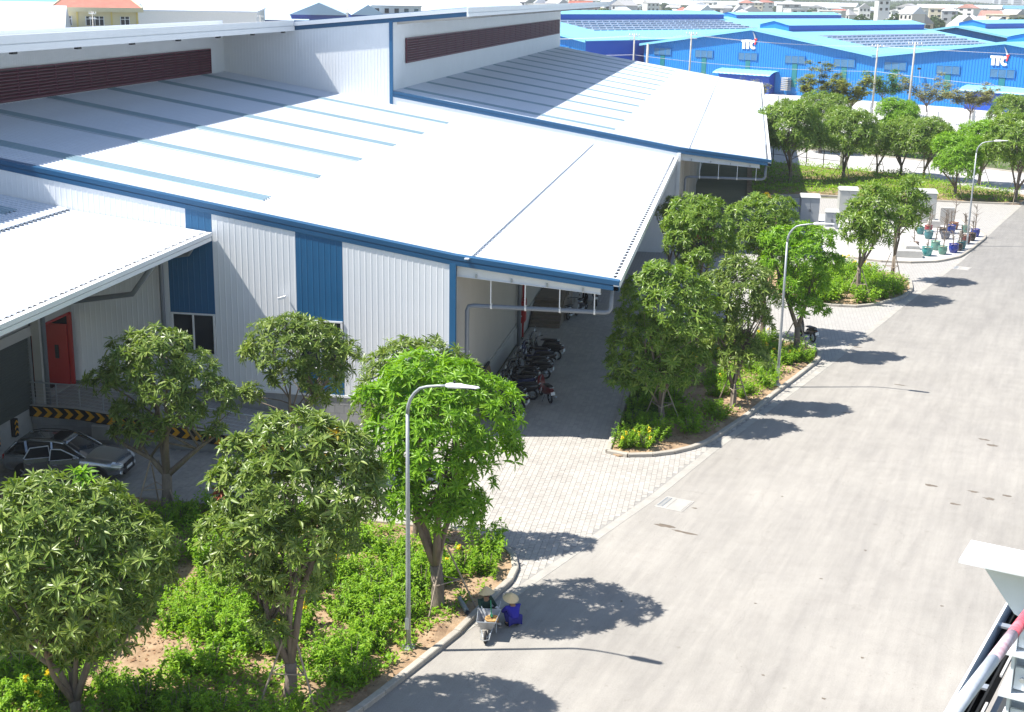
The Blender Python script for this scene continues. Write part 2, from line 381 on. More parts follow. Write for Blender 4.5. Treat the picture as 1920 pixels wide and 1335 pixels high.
pv_me = bm_.mesh('paver', m_paver)
for i in near:
    inst('paver', pv_me, pav, (cells[i,0], cells[i,1], random.uniform(.001,.007)), (random.uniform(-.008,.008), random.uniform(-.008,.008), 0))
rest = cells[[i for i in range(len(cells)) if i not in near]]
n = len(rest); tv = np.array(bm_.v); V = np.tile(tv, (n,1,1)); V[:,:,0] += rest[:,0:1]; V[:,:,1] += rest[:,1:2]; V[:,4:,2] += rng.uniform(.001,.007,(n,1))
F = np.array(bm_.f)[None]+8*np.arange(n)[:,None,None]
pvr = link(bpy.data.objects.new('paver_field', np_mesh('paver_field', V.reshape(-1,3), F.reshape(-1,4), m_paver)), pav); pvr['kind'] = 'stuff'
# island with the pots: pale slab
g = MB(); g.prism(ISL4, -.04, .11); struct(g.obj('plant_island_slab', m_yard))
# --- cross road, verge and yard beyond
ua = Vector((math.sin(rad(55)), -math.cos(rad(55)), 0)); va = Vector((math.cos(rad(55)), math.sin(rad(55)), 0)); TO = Vector((22.93, 257.08, 0))
def tt(u, v, z=0): p = TO + ua*u + va*v; return (p.x, p.y, z)
g = MB(); g.prism([(-30,174),(.5,156.5),(9.7,152.6),(17.4,149.7),(21.6,141.6),(27,137),(34,131),(90,92),(90,112),(36.0,150.5),(30.2,154.6),(18.8,164.5),(6.75,171.5),(-30,192)], -.05, .002)
struct(g.obj('cross_road', m_lane))
g = MB(); g.prism([tt(-160,-62)[:2], tt(70,-62)[:2], tt(70,4)[:2], tt(-160,4)[:2]], -.05, .0)
struct(g.obj('factory_yard', m_yard))
kv = [(-2,176.2),(6.75,171.4),(18.8,164.4),(30.2,154.5),(36,150.4)]
kerb('k', kv, range(len(kv)), 2)
# drain covers by the gutter strip
m_slab = M('drain concrete', (.36,.345,.32), .85, var=.12, scale=2)
def drain(c, rz, s, label):
    t = thing('drain_cover', label, 'drain cover', (c[0], c[1], 0), rz, 'drain covers along the gutter', local=True)
    MB().box(-.62*s,.62*s,-.55*s,.55*s,-.04,.012).obj('slab', m_slab, t)
    f = MB(); f.box(-.5*s,.5*s,-.5*s,-.47*s,.012,.016); f.box(-.5*s,.5*s,.1*s,.13*s,.012,.016); f.obj('joint', m_joint, t)
    g = MB()
    g.box(-.48*s,.48*s,.28*s,.32*s,.012,.022); g.box(-.48*s,.48*s,.46*s,.50*s,.012,.022)
    for i in range(14): x = -.47*s+i*.94*s/13; g.box(x-.012,x+.012,.32*s,.46*s,.012,.02)
    g.obj('grate', m_steel, t)
drain((-1.75,47.15), rad(70.5), 1.0, 'pale concrete drain cover with slotted grate in front of the near driveway')
drain((15.55,97.0), rad(70.5), 1.0, 'pale drain cover at the road edge beside the potted plant island')

# dry leaf litter on the soil
def litter(poly, n, seed, label):
    r = np.random.default_rng(seed); xs = [p[0] for p in poly]; ys = [p[1] for p in poly]
    P = np.stack([r.uniform(min(xs),max(xs),n*2), r.uniform(min(ys),max(ys),n*2)],1); P = P[inside(poly,P)][:n]; n = len(P); a = r.uniform(0,6.28,n); L_ = r.uniform(.05,.13,n); w = L_*.3
    z = np.array([.06+.055+soil_noise(x,y)*.5 for x, y in P])+.012; d = np.stack([np.cos(a)*L_,np.sin(a)*L_,r.uniform(-.01,.03,n)],1); s_ = np.stack([-np.sin(a)*w,np.cos(a)*w,0*a],1); b = np.stack([P[:,0],P[:,1],z],1)
    V = np.stack([b,b+d*.5+s_,b+d,b+d*.5-s_],1).reshape(-1,3)
    tag(link(bpy.data.objects.new('leaf_litter', np_mesh('leaf_litter', V, np.arange(4*n).reshape(-1,4), m_litter))), label, 'leaf litter', kind='stuff')
m_litter = M('dry fallen leaf', (.20,.11,.055), .85, island=.6)
litter([(-23,43),(-8.8,42.5),(-7.3,41),(-7.1,38.4),(-7.8,35.3),(-9.2,31),(-11.5,26.3),(-23,26.3)], 9000, 3, 'dry leaf litter on the soil of the near bed')
litter([(-4.2,52.6),(-2.6,52.8),(-.9,55),(.4,58.6),(2.9,66),(3.9,69),(3.5,72),(-4.2,74)], 4000, 4, 'dry leaf litter on the middle island')
# ================================================================ warehouses
Y1, Y2, Y3 = 53.0, 97.5, 188.0
def ribbed(a0, a1, zb, zt, pos, out, axis, nr=2, dep=.006, rib=.045):
    """vertical corrugated sheet from a0 to a1; zb, zt functions of a; out = outward sign"""
    pts = []; w = (a1-a0)/nr
    for i in range(nr):
        s = a0+i*w
        pts += [(s, 0), (s+w-rib*1.6, 0), (s+w-rib*1.2, dep), (s+w-rib*.4, dep)]
    pts.append((a1, 0)); g = MB(); v = []
    for a, o in pts:
        for z in (zb(a), zt(a)):
            v.append((a, pos+out*o, z) if axis == 'x' else (pos+out*o, a, z))
    n = len(pts)
    fl = (out < 0) == (axis == 'x')
    f = [(2*i, 2*i+2, 2*i+3, 2*i+1) if fl else (2*i, 2*i+1, 2*i+3, 2*i+2) for i in range(n-1)]
    return g.add(v, f)
def wall(parent, axis, a0, a1, pos, out, zb, zt, mat, pw=.49, nr=2, name='wall_panel', dep=.006):
    zb = zb if callable(zb) else (lambda a, k=zb: k); zt = zt if callable(zt) else (lambda a, k=zt: k)
    n = max(1, round((a1-a0)/pw)); w = (a1-a0)/n
    for i in range(n):
        ribbed(a0+i*w, a0+(i+1)*w, zb, zt, pos, out, axis, nr, dep).obj(name, mat, parent)
def roof_sheet_mesh(x0, x1, z0, slope, w=1.03, nr=3, mat=None, name='roof_sheet', th=.05):
    """sheet lying over x0..x1 (falls with +x by slope), ribs run along x; origin at y=0"""
    g = MB(); p = w/nr; prof = []
    for i in range(nr):
        s = i*p; prof += [(s, 0), (s+p*.70, 0), (s+p*.76, th), (s+p*.90, th)]
    prof.append((w, 0)); v = []
    for y, h in prof:
        v += [(x0, y, z0+h), (x1, y, z0-slope*(x1-x0)+h)]
    n = len(prof)
    g.add(v, [(2*i, 2*i+1, 2*i+3, 2*i+2) for i in range(n-1)])
    return g.mesh(name, mat or m_roof)
def roof_field(parent, x0, x1, z0, slope, y0, y1, skip=(), name='roof_sheet', nr=3):
    n = round((y1-y0)/1.03); w = (y1-y0)/n
    me = roof_sheet_mesh(x0, x1, z0, slope, w, nr)
    for i in range(n): inst(name, me, parent, (0, y0+i*w, 0))
def sheet_at(parent, me, y, name): 
    return inst(name, me, parent, (0, y, 0))
def fascia(parent, segs, y, h, mat, name='fascia', gap=m_black, out=-1, t=.10):
    """double lipped gable trim following segs [(x,zbottom)...] on plane y, facing -y"""
    for (xa, za), (xb, zb) in zip(segs[:-1], segs[1:]):
        for lo, hi, d, m, nm in ((0,.44*h,t,mat,name),(.44*h,.56*h,t*.45,mat,name+'_groove'),(.56*h,h,t*1.15,mat,name)):
            g = MB()
            g.add([(xa,y-d,za+lo),(xb,y-d,zb+lo),(xb,y+.35,zb+lo),(xa,y+.35,za+lo),(xa,y-d,za+hi),(xb,y-d,zb+hi),(xb,y+.35,zb+hi),(xa,y+.35,za+hi)],
                  [(0,3,2,1),(4,5,6,7),(0,1,5,4),(1,2,6,5),(2,3,7,6),(3,0,4,7)])
            g.obj(nm, m, parent)
def gutter(parent, x, zt, y0, y1, mat=None, name='gutter', h=.34, w=.24):
    g = MB()
    for lo, hi, d in ((-h, -.56*h, w*.9), (-.56*h, -.46*h, w*.7), (-.46*h, 0, w)):
        g.box(x, x+d, y0, y1, zt+lo, zt+hi)
    return g.obj(name, mat or m_white, parent)
def notches(parent, x, z, y0, y1, step=.69, wd=.42, name='eave_closer'):
    g = MB(); y = y0+.15
    while y < y1-.3:
        g.box(x-.12, x+.02, y, y+wd, z-.03, z+.02); y += step
    o = g.obj(name, m_black, parent); o['kind'] = 'stuff'; return o
def louvre(parent, x, y0, y1, z0, z1, n, ns):
    w = (y1-y0)/n; dz = (z1-z0)/ns
    g = MB(); g.box(-.02, .06, 0, .07, 0, z1-z0); g.box(-.02, .005, 0, w, 0, z1-z0, 1)
    for i in range(ns):
        z = (i+.15)*dz
        g.add([(.005,.07,z+dz*.45),(.005,w,z+dz*.45),(.10,w,z),(.10,.07,z),(.005,.07,z+dz*.45-.04),(.005,w,z+dz*.45-.04),(.10,w,z-.05),(.10,.07,z-.05)],
              [(0,3,2,1),(4,5,6,7),(2,3,7,6),(0,1,5,4)])
    me = g.mesh('louvre_panel', [m_louv, m_dark])
    for i in range(n): inst('louvre_panel', me, parent, (x, y0+i*w, z0))
    f = MB(); f.box(x-.01,x+.09,y0,y1,z1,z1+.09); f.box(x-.01,x+.09,y0,y1,z0-.09,z0); f.box(x-.01,x+.09,y1,y1+.08,z0-.09,z1+.09); f.box(x-.01,x+.09,y0-.08,y0,z0-.09,z1+.09)
    f.obj('louvre_frame', m_louv, parent)
def canopy_end(parent, xw, xe, zw, ze, y, pz):
    """white rafter, hung drain pipe and brackets under a canopy's gable end"""
    g = MB()
    z0, z1 = zw-.03, ze+.02
    g.add([(xw+.1,y+.28,z0-.46),(xe-.55,y+.28,z1-.22),(xe-.55,y+.28,z1+.05),(xw+.1,y+.28,z0),(xw+.1,y+.42,z0-.46),(xe-.55,y+.42,z1-.22),(xe-.55,y+.42,z1+.05),(xw+.1,y+.42,z0)],
          [(0,1,2,3),(4,7,6,5),(0,4,5,1),(1,5,6,2),(2,6,7,3),(3,7,4,0)])
    r = g.obj('rafter', m_white, parent)
    f = MB(); f.bar((xw+.1,y+.33,z0-.47),(xe-.52,y+.33,z1-.23),.2,.025); f.obj('rafter_flange', m_white, r)
    n = 4
    for i in range(n):
        t = (i+.55)/n; x = xw+.1+t*(xe-xw-.7); z = z0-.46+t*(z1-.22-z0+.46)
        MB().box(x-.03, x+.03, y+.2, y+.28, z+.02, z+.16).obj('bracket', m_steel, r)
    p = MB(); pts = [(xe-.12,y+.55,ze+.05),(xe-.12,y+.55,pz+.2),(xe-.19,y+.55,pz+.06),(xe-.35,y+.55,pz),(xw+.75,y+.55,pz-.02),(xw+.55,y+.55,pz-.06),(xw+.48,y+.55,pz-.22),(xw+.48,y+.55,.05)]
    dp = p.tube(pts, .095, 10).obj('downpipe', m_pipe, parent, True)
    for i in range(4):
        x = xw+1.5+i*(xe-xw-2.0)/3.2; tq = (x-xw-.1)/(xe-xw-.65); zt_ = z0-.46+tq*(z1-.22-z0+.46)
        c = MB(); c.disc((x,y+.55,pz-.01),(1,0,0),.12,.07,12); c.box(x-.02,x+.02,y+.36,y+.40,pz+.1,zt_); c.box(x-.02,x+.02,y+.36,y+.57,pz+.08,pz+.12); c.obj('pipe_hanger', m_white, dp)
    for z in (1.7, 3.6):
        c = MB(); c.box(xw+.02,xw+.6,y+.52,y+.58,z,z+.06); c.obj('pipe_clip', m_white, dp)
def window(parent, x0, x1, y, z0, z1, nx=2, name='window'):
    w = MB(); w.box(x0, x1, y+.03, y+.06, z0, z1); wo_ = w.obj(name, m_glass, parent)
    f = MB(); t = .055
    f.box(x0-.03,x1+.03,y-.05,y+.05,z1,z1+t*1.3); f.box(x0-.03,x1+.03,y-.05,y+.05,z0-t,z0)
    f.box(x0-.03,x0+t,y-.048,y+.048,z0,z1); f.box(x1-t,x1+.03,y-.048,y+.048,z0,z1)
    for i in range(1, nx):
        x = x0+(x1-x0)*i/nx; f.box(x-t/2,x+t/2,y-.046,y+.046,z0,z1)
    f.obj('window_frame', m_white, wo_); return wo_
# ---------------------------------------------------------------- middle warehouse
w1 = thing('warehouse', 'large white warehouse with blue trim across the middle, burgundy louvres below its upper roof', 'warehouse', (-20,53,0))
zr = lambda x: 7.38+.16*(-11.41-x) if x < -11.41 else 7.38-.112*(x+11.41)
for a, b, lo, m in ((-38.5,-23.77,1.5,m_wall),(-23.77,-22.9,7.5,m_wall),(-22.9,-21.75,4.72,m_blue),(-21.75,-18.12,1.5,m_wall),(-18.12,-16.1,4.72,m_blue),(-16.1,-11.55,1.5,m_wall)):
    wall(w1, 'x', a, b, Y1, -1, lo, lambda x: zr(x)+.1, m, .49)
wall(w1, 'x', -18.12, -16.1, Y1, -1, 1.5, 2.6, m_blue, .49)
wall(w1, 'x', -23.77, -22.9, Y1-.012, -1, 4.72, 7.6, m_blue, .44)
wall(w1, 'x', -23.77, -21.75, Y1, -1, 1.5, 2.9, m_wall, .49)
window(w1, -23.72, -21.8, Y1, 2.95, 4.66, 2); window(w1, -18.05, -16.17, Y1, 2.65, 4.66, 2)
MB().box(-11.56,-11.30,Y1-.06,Y1+.15,1.45,7.45).obj('corner_trim', m_blue, w1)
MB().box(-38.5,-11.56,Y1-.03,Y1+.02,1.40,1.5).obj('base_flashing', m_white, w1)
nb = 0
for r_ in range(4):
    for i in range(44):
        x = -30+i*.42+(.21 if r_ % 2 else 0)
        if x < -11.7: MB().box(x, min(x+.41,-11.42), Y1+.01+.004*(i % 2), Y1+.3, r_*.35-.0, r_*.35+.342).obj('block', m_block, w1)
MB().box(-30,-11.5,Y1+.03,Y1+.25,-.05,1.39).obj('plinth', m_joint, w1)
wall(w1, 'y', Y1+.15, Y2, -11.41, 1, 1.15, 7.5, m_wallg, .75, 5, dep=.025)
MB().box(-11.6,-11.33,Y1,Y2,.95,1.15).obj('dado_rail', m_conc, w1)
MB().box(-11.7,-11.40,Y1+.4,Y2,-.05,.95).obj('side_plinth', m_wallg, w1)
# lower roof
roof_field(w1, -38.5, -10.75, 7.38+.37+.16*27.09, .16, Y1-.04, Y2)
roof_field(w1, -10.95, -4.83, 7.63, .112, Y1-.04, Y2)
def joint(parent, x, z, y0, y1):
    MB().box(x-.16, x+.02, y0, y1, z+.03, z+.075).obj('roof_joint', m_roof, parent)
    g = MB(); y = y0+.2
    while y < y1-.2: g.box(x+.02, x+.06, y, y+.16, z+.02, z+.05); y += .345
    o = g.obj('joint_gap', m_steel, parent); o['kind'] = 'stuff'
joint(w1, -10.75, 7.645, 52.75, Y2-.05)
sk = roof_sheet_mesh(-38.3, -20.5, 7.38+.37+.16*26.89+.035, .16, 1.1, 4, m_sky, 'skylight_sheet', .055)
for i in range(6): sheet_at(w1, sk, 55.75+i*7.33, 'skylight_sheet')
fascia(w1, [(-38.5, zr(-38.5)), (-11.41, zr(-11.41)), (-4.6, zr(-4.83))], Y1+.02, .42, m_blueF, t=.06)
gutter(w1, -4.83, 7.0, Y1-.04, Y2-.1); notches(w1, -4.83, 6.985, 53.1, Y2-.3)
canopy_end(w1, -11.41, -4.83, 7.38, 6.64, Y1, 5.62)
# upper storey
wall(w1, 'y', Y1, Y2, -38.5, 1, 11.9, 15.8, m_wall, 1.0, 4)
wall(w1, 'y', 40, Y1, -38.5, 1, 8.0, 15.8, m_wall, 1.0, 4)
louvre(w1, -38.44, 53.4, 94.6, 12.22, 13.78, 20, 9)
MB().box(-38.5,-38.33,Y1,Y2,12.02,12.11).obj('flashing', m_white, w1)
g = MB(); g.add([(-33.05,38,15.88),(-75,38,11.7),(-75,97.3,11.7),(-33.05,97.3,15.88),(-33.05,38,15.55),(-75,38,11.4),(-75,97.3,11.4),(-33.05,97.3,15.55)],[(0,3,2,1),(4,5,6,7),(0,1,5,4),(1,2,6,5),(2,3,7,6),(3,0,4,7)])
g.obj('upper_roof', m_roof, w1)
g = MB(); g.box(-33.05,-32.93,38,97.3,15.56,15.93); g.box(-33.05,-32.97,38,97.3,15.5,15.56); g.box(-33.05,-32.90,38,97.3,15.18,15.5); g.obj('upper_fascia', m_white, w1)
for i in range(9):
    y = 46+i*6.2; MB().bar((-38.4,y,15.0),(-33.2,y,15.42),.16,.2).obj('eave_beam', m_wallg, w1)
    MB().box(-33.3,-33.1,y-.2,y+.2,15.06,15.2).obj('eave_bracket', m_dark, w1)
# cctv camera on the front wall
cc = thing('security_camera', 'small white security camera mounted on the front wall beside the blue strip', 'camera', (-18.6,52.9,5.72))
MB().bar((-18.6,52.95,5.72),(-18.6,52.62,5.7),.05,.05).obj('bracket', m_white, cc)
MB().bar((-18.78,52.55,5.66),(-18.48,52.6,5.74),.12,.1).obj('housing', m_white, cc)
# ---------------------------------------------------------------- far bay
w2 = thing('warehouse', 'farther white warehouse bay with one long burgundy louvre, its roof reaching the blue factory', 'warehouse', (-15,97.5,0))
zr2 = lambda x: 7.25+.16*(-4.53-x) if x < -4.53 else 7.25-.108*(x+4.53)
wall(w2, 'x', -25.7, -4.6, Y2, -1, 0, lambda x: zr2(x)+.1, m_wall, .98, 4)
zu = lambda x: 15.9+.095*(x+25.7)
wall(w2, 'x', -38.5, -25.75, Y2, -1, 7.5, lambda x: zu(x)+.1, m_wall, .98, 4)
MB().box(-25.82,-25.58,Y2-.07,Y2+.15,9.5,16.0).obj('corner_trim', m_blue, w2)
fascia(w2, [(-38.5, zu(-38.5)), (-20.0, zu(-20))], Y2+.02, .63, m_blueF, t=.07)
fascia(w2, [(-25.7, zr2(-25.7)), (-4.53, zr2(-4.53)), (1.95, zr2(1.72))], Y2+.02, .42, m_blueF, t=.06)
MB().box(-4.66,-4.42,Y2-.05,Y2+.1,0,7.3).obj('corner_trim', m_wall, w2)
wall(w2, 'y', Y2, Y3, -25.7, 1, 10.6, 16.3, m_wall, 1.5, 5)
louvre(w2, -25.64, 101.7, 186.0, 12.92, 14.6, 24, 9)
g = MB(); g.add([(-20.05,97.2,17.04),(-75,97.2,11.8),(-75,196,11.8),(-20.05,196,17.04),(-20.05,97.2,16.75),(-75,97.2,11.5),(-75,196,11.5),(-20.05,196,16.75)],[(0,3,2,1),(4,5,6,7),(0,1,5,4),(1,2,6,5),(2,3,7,6),(3,0,4,7)])
g.obj('upper_roof', m_roof, w2)
g = MB(); g.box(-20.05,-19.93,97.2,196,16.72,17.07); g.box(-20.05,-19.97,97.2,196,16.66,16.72); g.box(-20.05,-19.9,97.2,196,16.42,16.66); g.obj('upper_fascia', m_white, w2)
for i in range(12):
    y = 99+i*8; MB().bar((-25.6,y,15.85),(-20.2,y,16.4),.16,.24).obj('eave_beam', m_wallg, w2)
roof_field(w2, -25.7, -3.9, 7.25+.37+.16*21.17, .16, Y2-.04, Y3)
roof_field(w2, -4.1, 1.72, 7.52, .108, Y2-.04, Y3)
joint(w2, -3.9, 7.53, Y2, Y3)
sk = roof_sheet_mesh(-25.5, -9.5, 7.25+.37+.16*20.97+.035, .16, 1.1, 4, m_sky, 'skylight_sheet', .055)
for i in range(12): sheet_at(w2, sk, 100.2+i*7.33, 'skylight_sheet')
gutter(w2, 1.72, 6.92, Y2-.04, Y3); notches(w2, 1.72, 6.925, Y2, Y3)
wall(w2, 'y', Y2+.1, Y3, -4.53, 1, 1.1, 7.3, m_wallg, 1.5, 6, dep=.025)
MB().box(-4.75,-4.5,Y2,Y3,-.05,1.1).obj('side_plinth', m_conc, w2)
wall(w2, 'x', -25.7, 1.6, Y3, 1, 0, 6.9, M('shade toned grey cladding', (.16,.165,.18), .6), 1.5, 4)  # end wall colour darkened to hold the shade beneath the canopy
canopy_end(w2, -4.53, 1.72, 7.25, 6.58, Y2, 5.55)
for y in (104, 112, 120): MB().box(-4.4,-4.0,y-.2,y+.2,0,6.4).obj('column', m_wallg, w2)
# red panel, stair and rail under the far canopy
rp = thing('fire_cabinet', 'large red cabinet standing under the far warehouse canopy', 'cabinet', (-4.0,99.2,0))
MB().box(-4.3,-2.6,98.9,99.4,.9,3.2).obj('body', m_red, rp); MB().box(-4.2,-2.7,98.86,98.9,1.0,3.1).obj('door', m_red, rp)
MB().box(-4.3,-2.6,98.92,99.38,0,.9).obj('stand', m_dark, rp)
st = thing('staircase', 'grey concrete stair with steel handrails under the far canopy', 'stairs', (-2,110,0))
for i in range(7): MB().box(-2.9+i*.3,-2.6+i*.3,108,112,0,1.22-i*.17).obj('step', m_conc, st)
MB().box(-4.5,-2.9,108,116,0,1.25).obj('landing', m_conc, st)
for y in (108.05, 111.95):
    g = MB(); g.tube([(-4.4,y,2.2),(-2.9,y,2.2),(-.8,y,1.1)],.025,6)
    for x, z in ((-4.3,2.2),(-2.9,2.2),(-1.9,1.68),(-.9,1.15)): g.tube([(x,y,z-.95),(x,y,z)],.02,6)
    g.obj('handrail', m_steel, st)
# ---------------------------------------------------------------- near bay (left edge)
w0 = thing('warehouse', 'white warehouse bay at the left edge with loading dock, roller door and open red door', 'warehouse', (-28,48,0))
roof_field(w0, -38.5, -28.1, 8.95+.16*10.4, .16, 28, Y1-.05)
roof_field(w0, -28.35, -21.97, 8.93, .107, 28, Y1-.05)
joint(w0, -28.1, 8.945, 28, Y1-.1)
sk = roof_sheet_mesh(-38.4, -29.3, 8.95+.16*10.3+.035, .16, 1.1, 4, m_sky, 'skylight_sheet', .055)
for y in (43.0, 50.4-.6): sheet_at(w0, sk, y, 'skylight_sheet')
gutter(w0, -21.97, 8.27, 28, Y1-.06, h=.36); notches(w0, -21.97, 8.255, 28, Y1-.2)
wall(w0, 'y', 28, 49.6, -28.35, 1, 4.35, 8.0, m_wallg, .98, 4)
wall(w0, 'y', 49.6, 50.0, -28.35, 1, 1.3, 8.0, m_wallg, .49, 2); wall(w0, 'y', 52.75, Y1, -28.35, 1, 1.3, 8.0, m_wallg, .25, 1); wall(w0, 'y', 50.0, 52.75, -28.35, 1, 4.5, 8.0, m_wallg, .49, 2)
MB().box(-28.9,-28.36,28,Y1,-.05,1.3).obj('dock_wall', m_conc, w0)
for y0, y1 in ((36,49.2),):
    g = MB(); n = 26; dz = 3.05/n
    for i in range(n):
        z = 1.3+i*dz; g.box(-28.37,-28.33,y0,y1,z,z+dz*.72); g.box(-28.37,-28.345,y0,y1,z+dz*.72,z+dz)
    rd = g.obj('roller_door', M('dark green roller door', (.075,.09,.085), .5, var=.06), w0)
    MB().box(-28.36,-28.2,y0-.1,y1+.1,4.32,4.72).obj('roller_box', m_wallg, rd)
    for y in (y0-.1, y1): MB().box(-28.36,-28.26,y,y+.12,1.3,4.33).obj('roller_guide', m_steel, rd)
# door opening with frame and open leaf
g = MB(); g.box(-32.2,-32.1,48,52.98,1.2,5.2); g.box(-32.1,-28.4,48,52.98,1.2,1.28); g.box(-32.1,-28.4,48,52.98,5.0,5.1); g.box(-32.1,-28.4,52.9,52.98,1.28,5.0); g.obj('doorway', m_dark, w0)
g = MB(); g.box(-28.4,-28.3,49.95,50.03,1.3,4.5); g.box(-28.42,-28.25,52.68,52.8,1.3,4.5); g.box(-28.4,-28.3,49.95,52.8,4.42,4.52); g.obj('door_frame', m_red, w0)
dr = MB().box(-30.1,-28.42,52.6,52.66,1.3,4.0).obj('door', m_red, w0); dr['label'] = 'red steel door leaf swung open inside the doorway'
MB().box(-29.02,-28.84,52.58,52.6,2.45,3.05).obj('vision_panel', m_dark, dr)
MB().box(-29.7,-29.62,52.55,52.6,2.3,2.5).obj('handle', m_steel, dr)
dp = MB().tube([(-22.2,52.2,7.9),(-22.6,52.4,7.4),(-23.9,52.75,7.15),(-24.0,52.75,6.9),(-24.0,52.75,1.5)],.1,10).obj('downpipe', m_pipe, w0, True)
dp = MB().tube([(-22.2,48.4,7.9),(-23.5,48.9,6.4),(-27.6,49.5,5.6),(-27.8,49.55,5.4),(-27.8,49.55,1.2)],.11,10).obj('downpipe', m_pipe, w0, True)
MB().box(-28.2,-27.85,49.3,49.6,1.2,7.9).obj('column', m_wallg, w0)
for i, y in enumerate((47.6, 46.2, 40.5)):
    b = thing('dock_bumper', ['black and yellow striped dock bumper nearest the red door', 'black and yellow striped dock bumper, second from the red door', 'black and yellow striped dock bumper farthest from the red door'][i], 'dock bumper', (-28.2,y,.9), group='dock bumpers below the roller door')
    MB().box(-28.36,-28.18,y-.13,y+.13,.55,1.28).obj('pad', m_black, b)
    for k in range(3):
        z = .62+k*.22; MB().add([(-28.175,y-.13,z),(-28.175,y,z+.1),(-28.175,y+.13,z),(-28.175,y+.13,z+.09),(-28.175,y,z+.19),(-28.175,y-.13,z+.09)],[(0,1,4,5),(1,2,3,4)]).obj('stripe', m_yel, b)
# ---------------------------------------------------------------- ramp with chevrons and railing
rm = thing('access_ramp', 'paved ramp with black and yellow chevron edge and steel railing below the left wall', 'ramp', (-22,50,0))
ze = lambda x: max(.02, min(1.25, 1.27-.108*(x+26.3)))
xs_ = [-28.35,-26.3,-24,-22,-20,-18,-16,-14.6]
g = MB()
for a, b in zip(xs_[:-1], xs_[1:]):
    g.add([(a,49.12,-.05),(b,49.12,-.05),(b,52.98,-.05),(a,52.98,-.05),(a,49.12,ze(a)),(b,49.12,ze(b)),(b,52.98,ze(b)),(a,52.98,ze(a))],[(4,5,6,7),(0,1,5,4),(1,2,6,5),(2,3,7,6),(3,0,4,7)])
g.obj('deck', m_farpave, rm)
for i in range(len(xs_)-1):
    a, b = xs_[i], xs_[i+1]
    MB().add([(a,48.98,ze(a)+.0),(b,48.98,ze(b)+.0),(b,49.22,ze(b)),(a,49.22,ze(a)),(a,48.98,ze(a)+.2),(b,48.98,ze(b)+.2),(b,49.22,ze(b)+.2),(a,49.22,ze(a)+.2)],[(0,3,2,1),(4,5,6,7),(0,1,5,4),(1,2,6,5),(2,3,7,6),(3,0,4,7)]).obj('edge_kerb', m_conc, rm)
    MB().add([(a,48.95,ze(a)-.28),(b,48.95,ze(b)-.28),(b,48.95,ze(b)+.17),(a,48.95,ze(a)+.17),(a,49.0,ze(a)-.28),(b,49.0,ze(b)-.28),(b,49.0,ze(b)+.17),(a,49.0,ze(a)+.17)],[(0,1,2,3),(4,7,6,5),(0,4,5,1),(3,2,6,7),(0,3,7,4),(1,5,6,2)]).obj('black_band', m_black, rm)
x = -28.2
while x < -15.4:
    zb = ze(x)-.26; zt_ = ze(x)+.15; zm = (zb+zt_)/2
    MB().add([(x,48.944,zb),(x+.2,48.944,zb-.02),(x+.42,48.944,zm-.03),(x+.2,48.944,zt_-.03),(x,48.944,zt_),(x+.2,48.944,zm)],[(0,1,2,5),(5,2,3,4)]).obj('chevron', m_yel, rm)
    x += .46
for r_ in range(3):
    x = -28.3+(.2 if r_ % 2 else 0)
    while x < -15:
        zt_ = min(ze(x+.4)-.29, r_*.32+.31)
        if zt_-r_*.32 > .06: MB().box(x, x+.395, 49.01+.004*(int(x*5) % 2), 49.11, r_*.32, zt_).obj('block', m_block, rm)
        x += .4
rl = MB()
for h in (1.05,): rl.tube([(x, 49.1, ze(x)+.2+h-.1) for x in xs_[:-1]], .03, 8)
rl.obj('top_rail', m_steel, rm)
for h in (.15,.3,.45,.6,.75):
    MB().tube([(x, 49.1, ze(x)+.2+h) for x in xs_[:-1]], .009, 5).obj('wire', m_steel, rm)
x = -28.2
while x < -16: MB().box(x-.02, x+.02, 49.08, 49.12, ze(x)+.2, ze(x)+1.15).obj('post', m_steel, rm); x += 1.02
# grey box below ramp edge
bx = thing('utility_box', 'pale grey utility box on the ramp wall behind the car', 'box', (-25.2,48.8,0))
MB().box(-25.55,-24.8,48.75,48.93,.25,.85).obj('housing', m_wallg, bx); MB().box(-25.5,-24.85,48.73,48.75,.3,.8).obj('door', m_conc, bx)
# ---------------------------------------------------------------- under the middle canopy
fh = thing('hose_cabinet', 'red fire hose cabinet on the side wall above the scooters', 'cabinet', (-11.2,70,1.2))
MB().box(-11.38,-11.1,69.6,70.4,1.0,2.2).obj('body', m_red, fh); MB().box(-11.1,-11.08,69.68,70.32,1.08,2.12).obj('door', m_red, fh); MB().box(-11.35,-11.25,70.5,70.62,0,5.5).obj('riser', m_red, fh)
pp = thing('rain_pipe', 'dark vertical rain pipe on the side wall next to the red hose cabinet', 'pipe', (-11.2,68.6,0))
MB().tube([(-11.2,68.6,0),(-11.2,68.6,6.3)],.11,10).obj('pipe', m_pipe, pp, True)
for z in (1.6, 3.6, 5.4): MB().box(-11.4,-11.05,68.57,68.63,z,z+.05).obj('clip', m_steel, pp)
bd = thing('leaning_board', 'brown board leaning against the side wall near the scooters', 'board', (-11.1,59,0))
MB().add([(-11.25,57.6,1.25),(-11.25,60.4,1.25),(-10.9,60.4,.02),(-10.9,57.6,.02),(-11.29,57.6,1.25),(-11.29,60.4,1.25),(-10.94,60.4,.02),(-10.94,57.6,.02)],[(0,1,2,3),(4,7,6,5),(0,4,5,1),(2,6,7,3),(0,3,7,4),(1,5,6,2)]).obj('panel', M('brown board', (.20,.12,.07), .8, var=.1), bd)
MB().box(-11.31,-11.2,57.6,60.4,1.25,1.34).obj('top_edge', m_dark, bd)
sc_ = thing('staircase', 'brown timber-toned steps with railing beside the scooter row', 'stairs', (-10.2,74,0))
mst = M('brown steps', (.20,.16,.12), .85, var=.12)
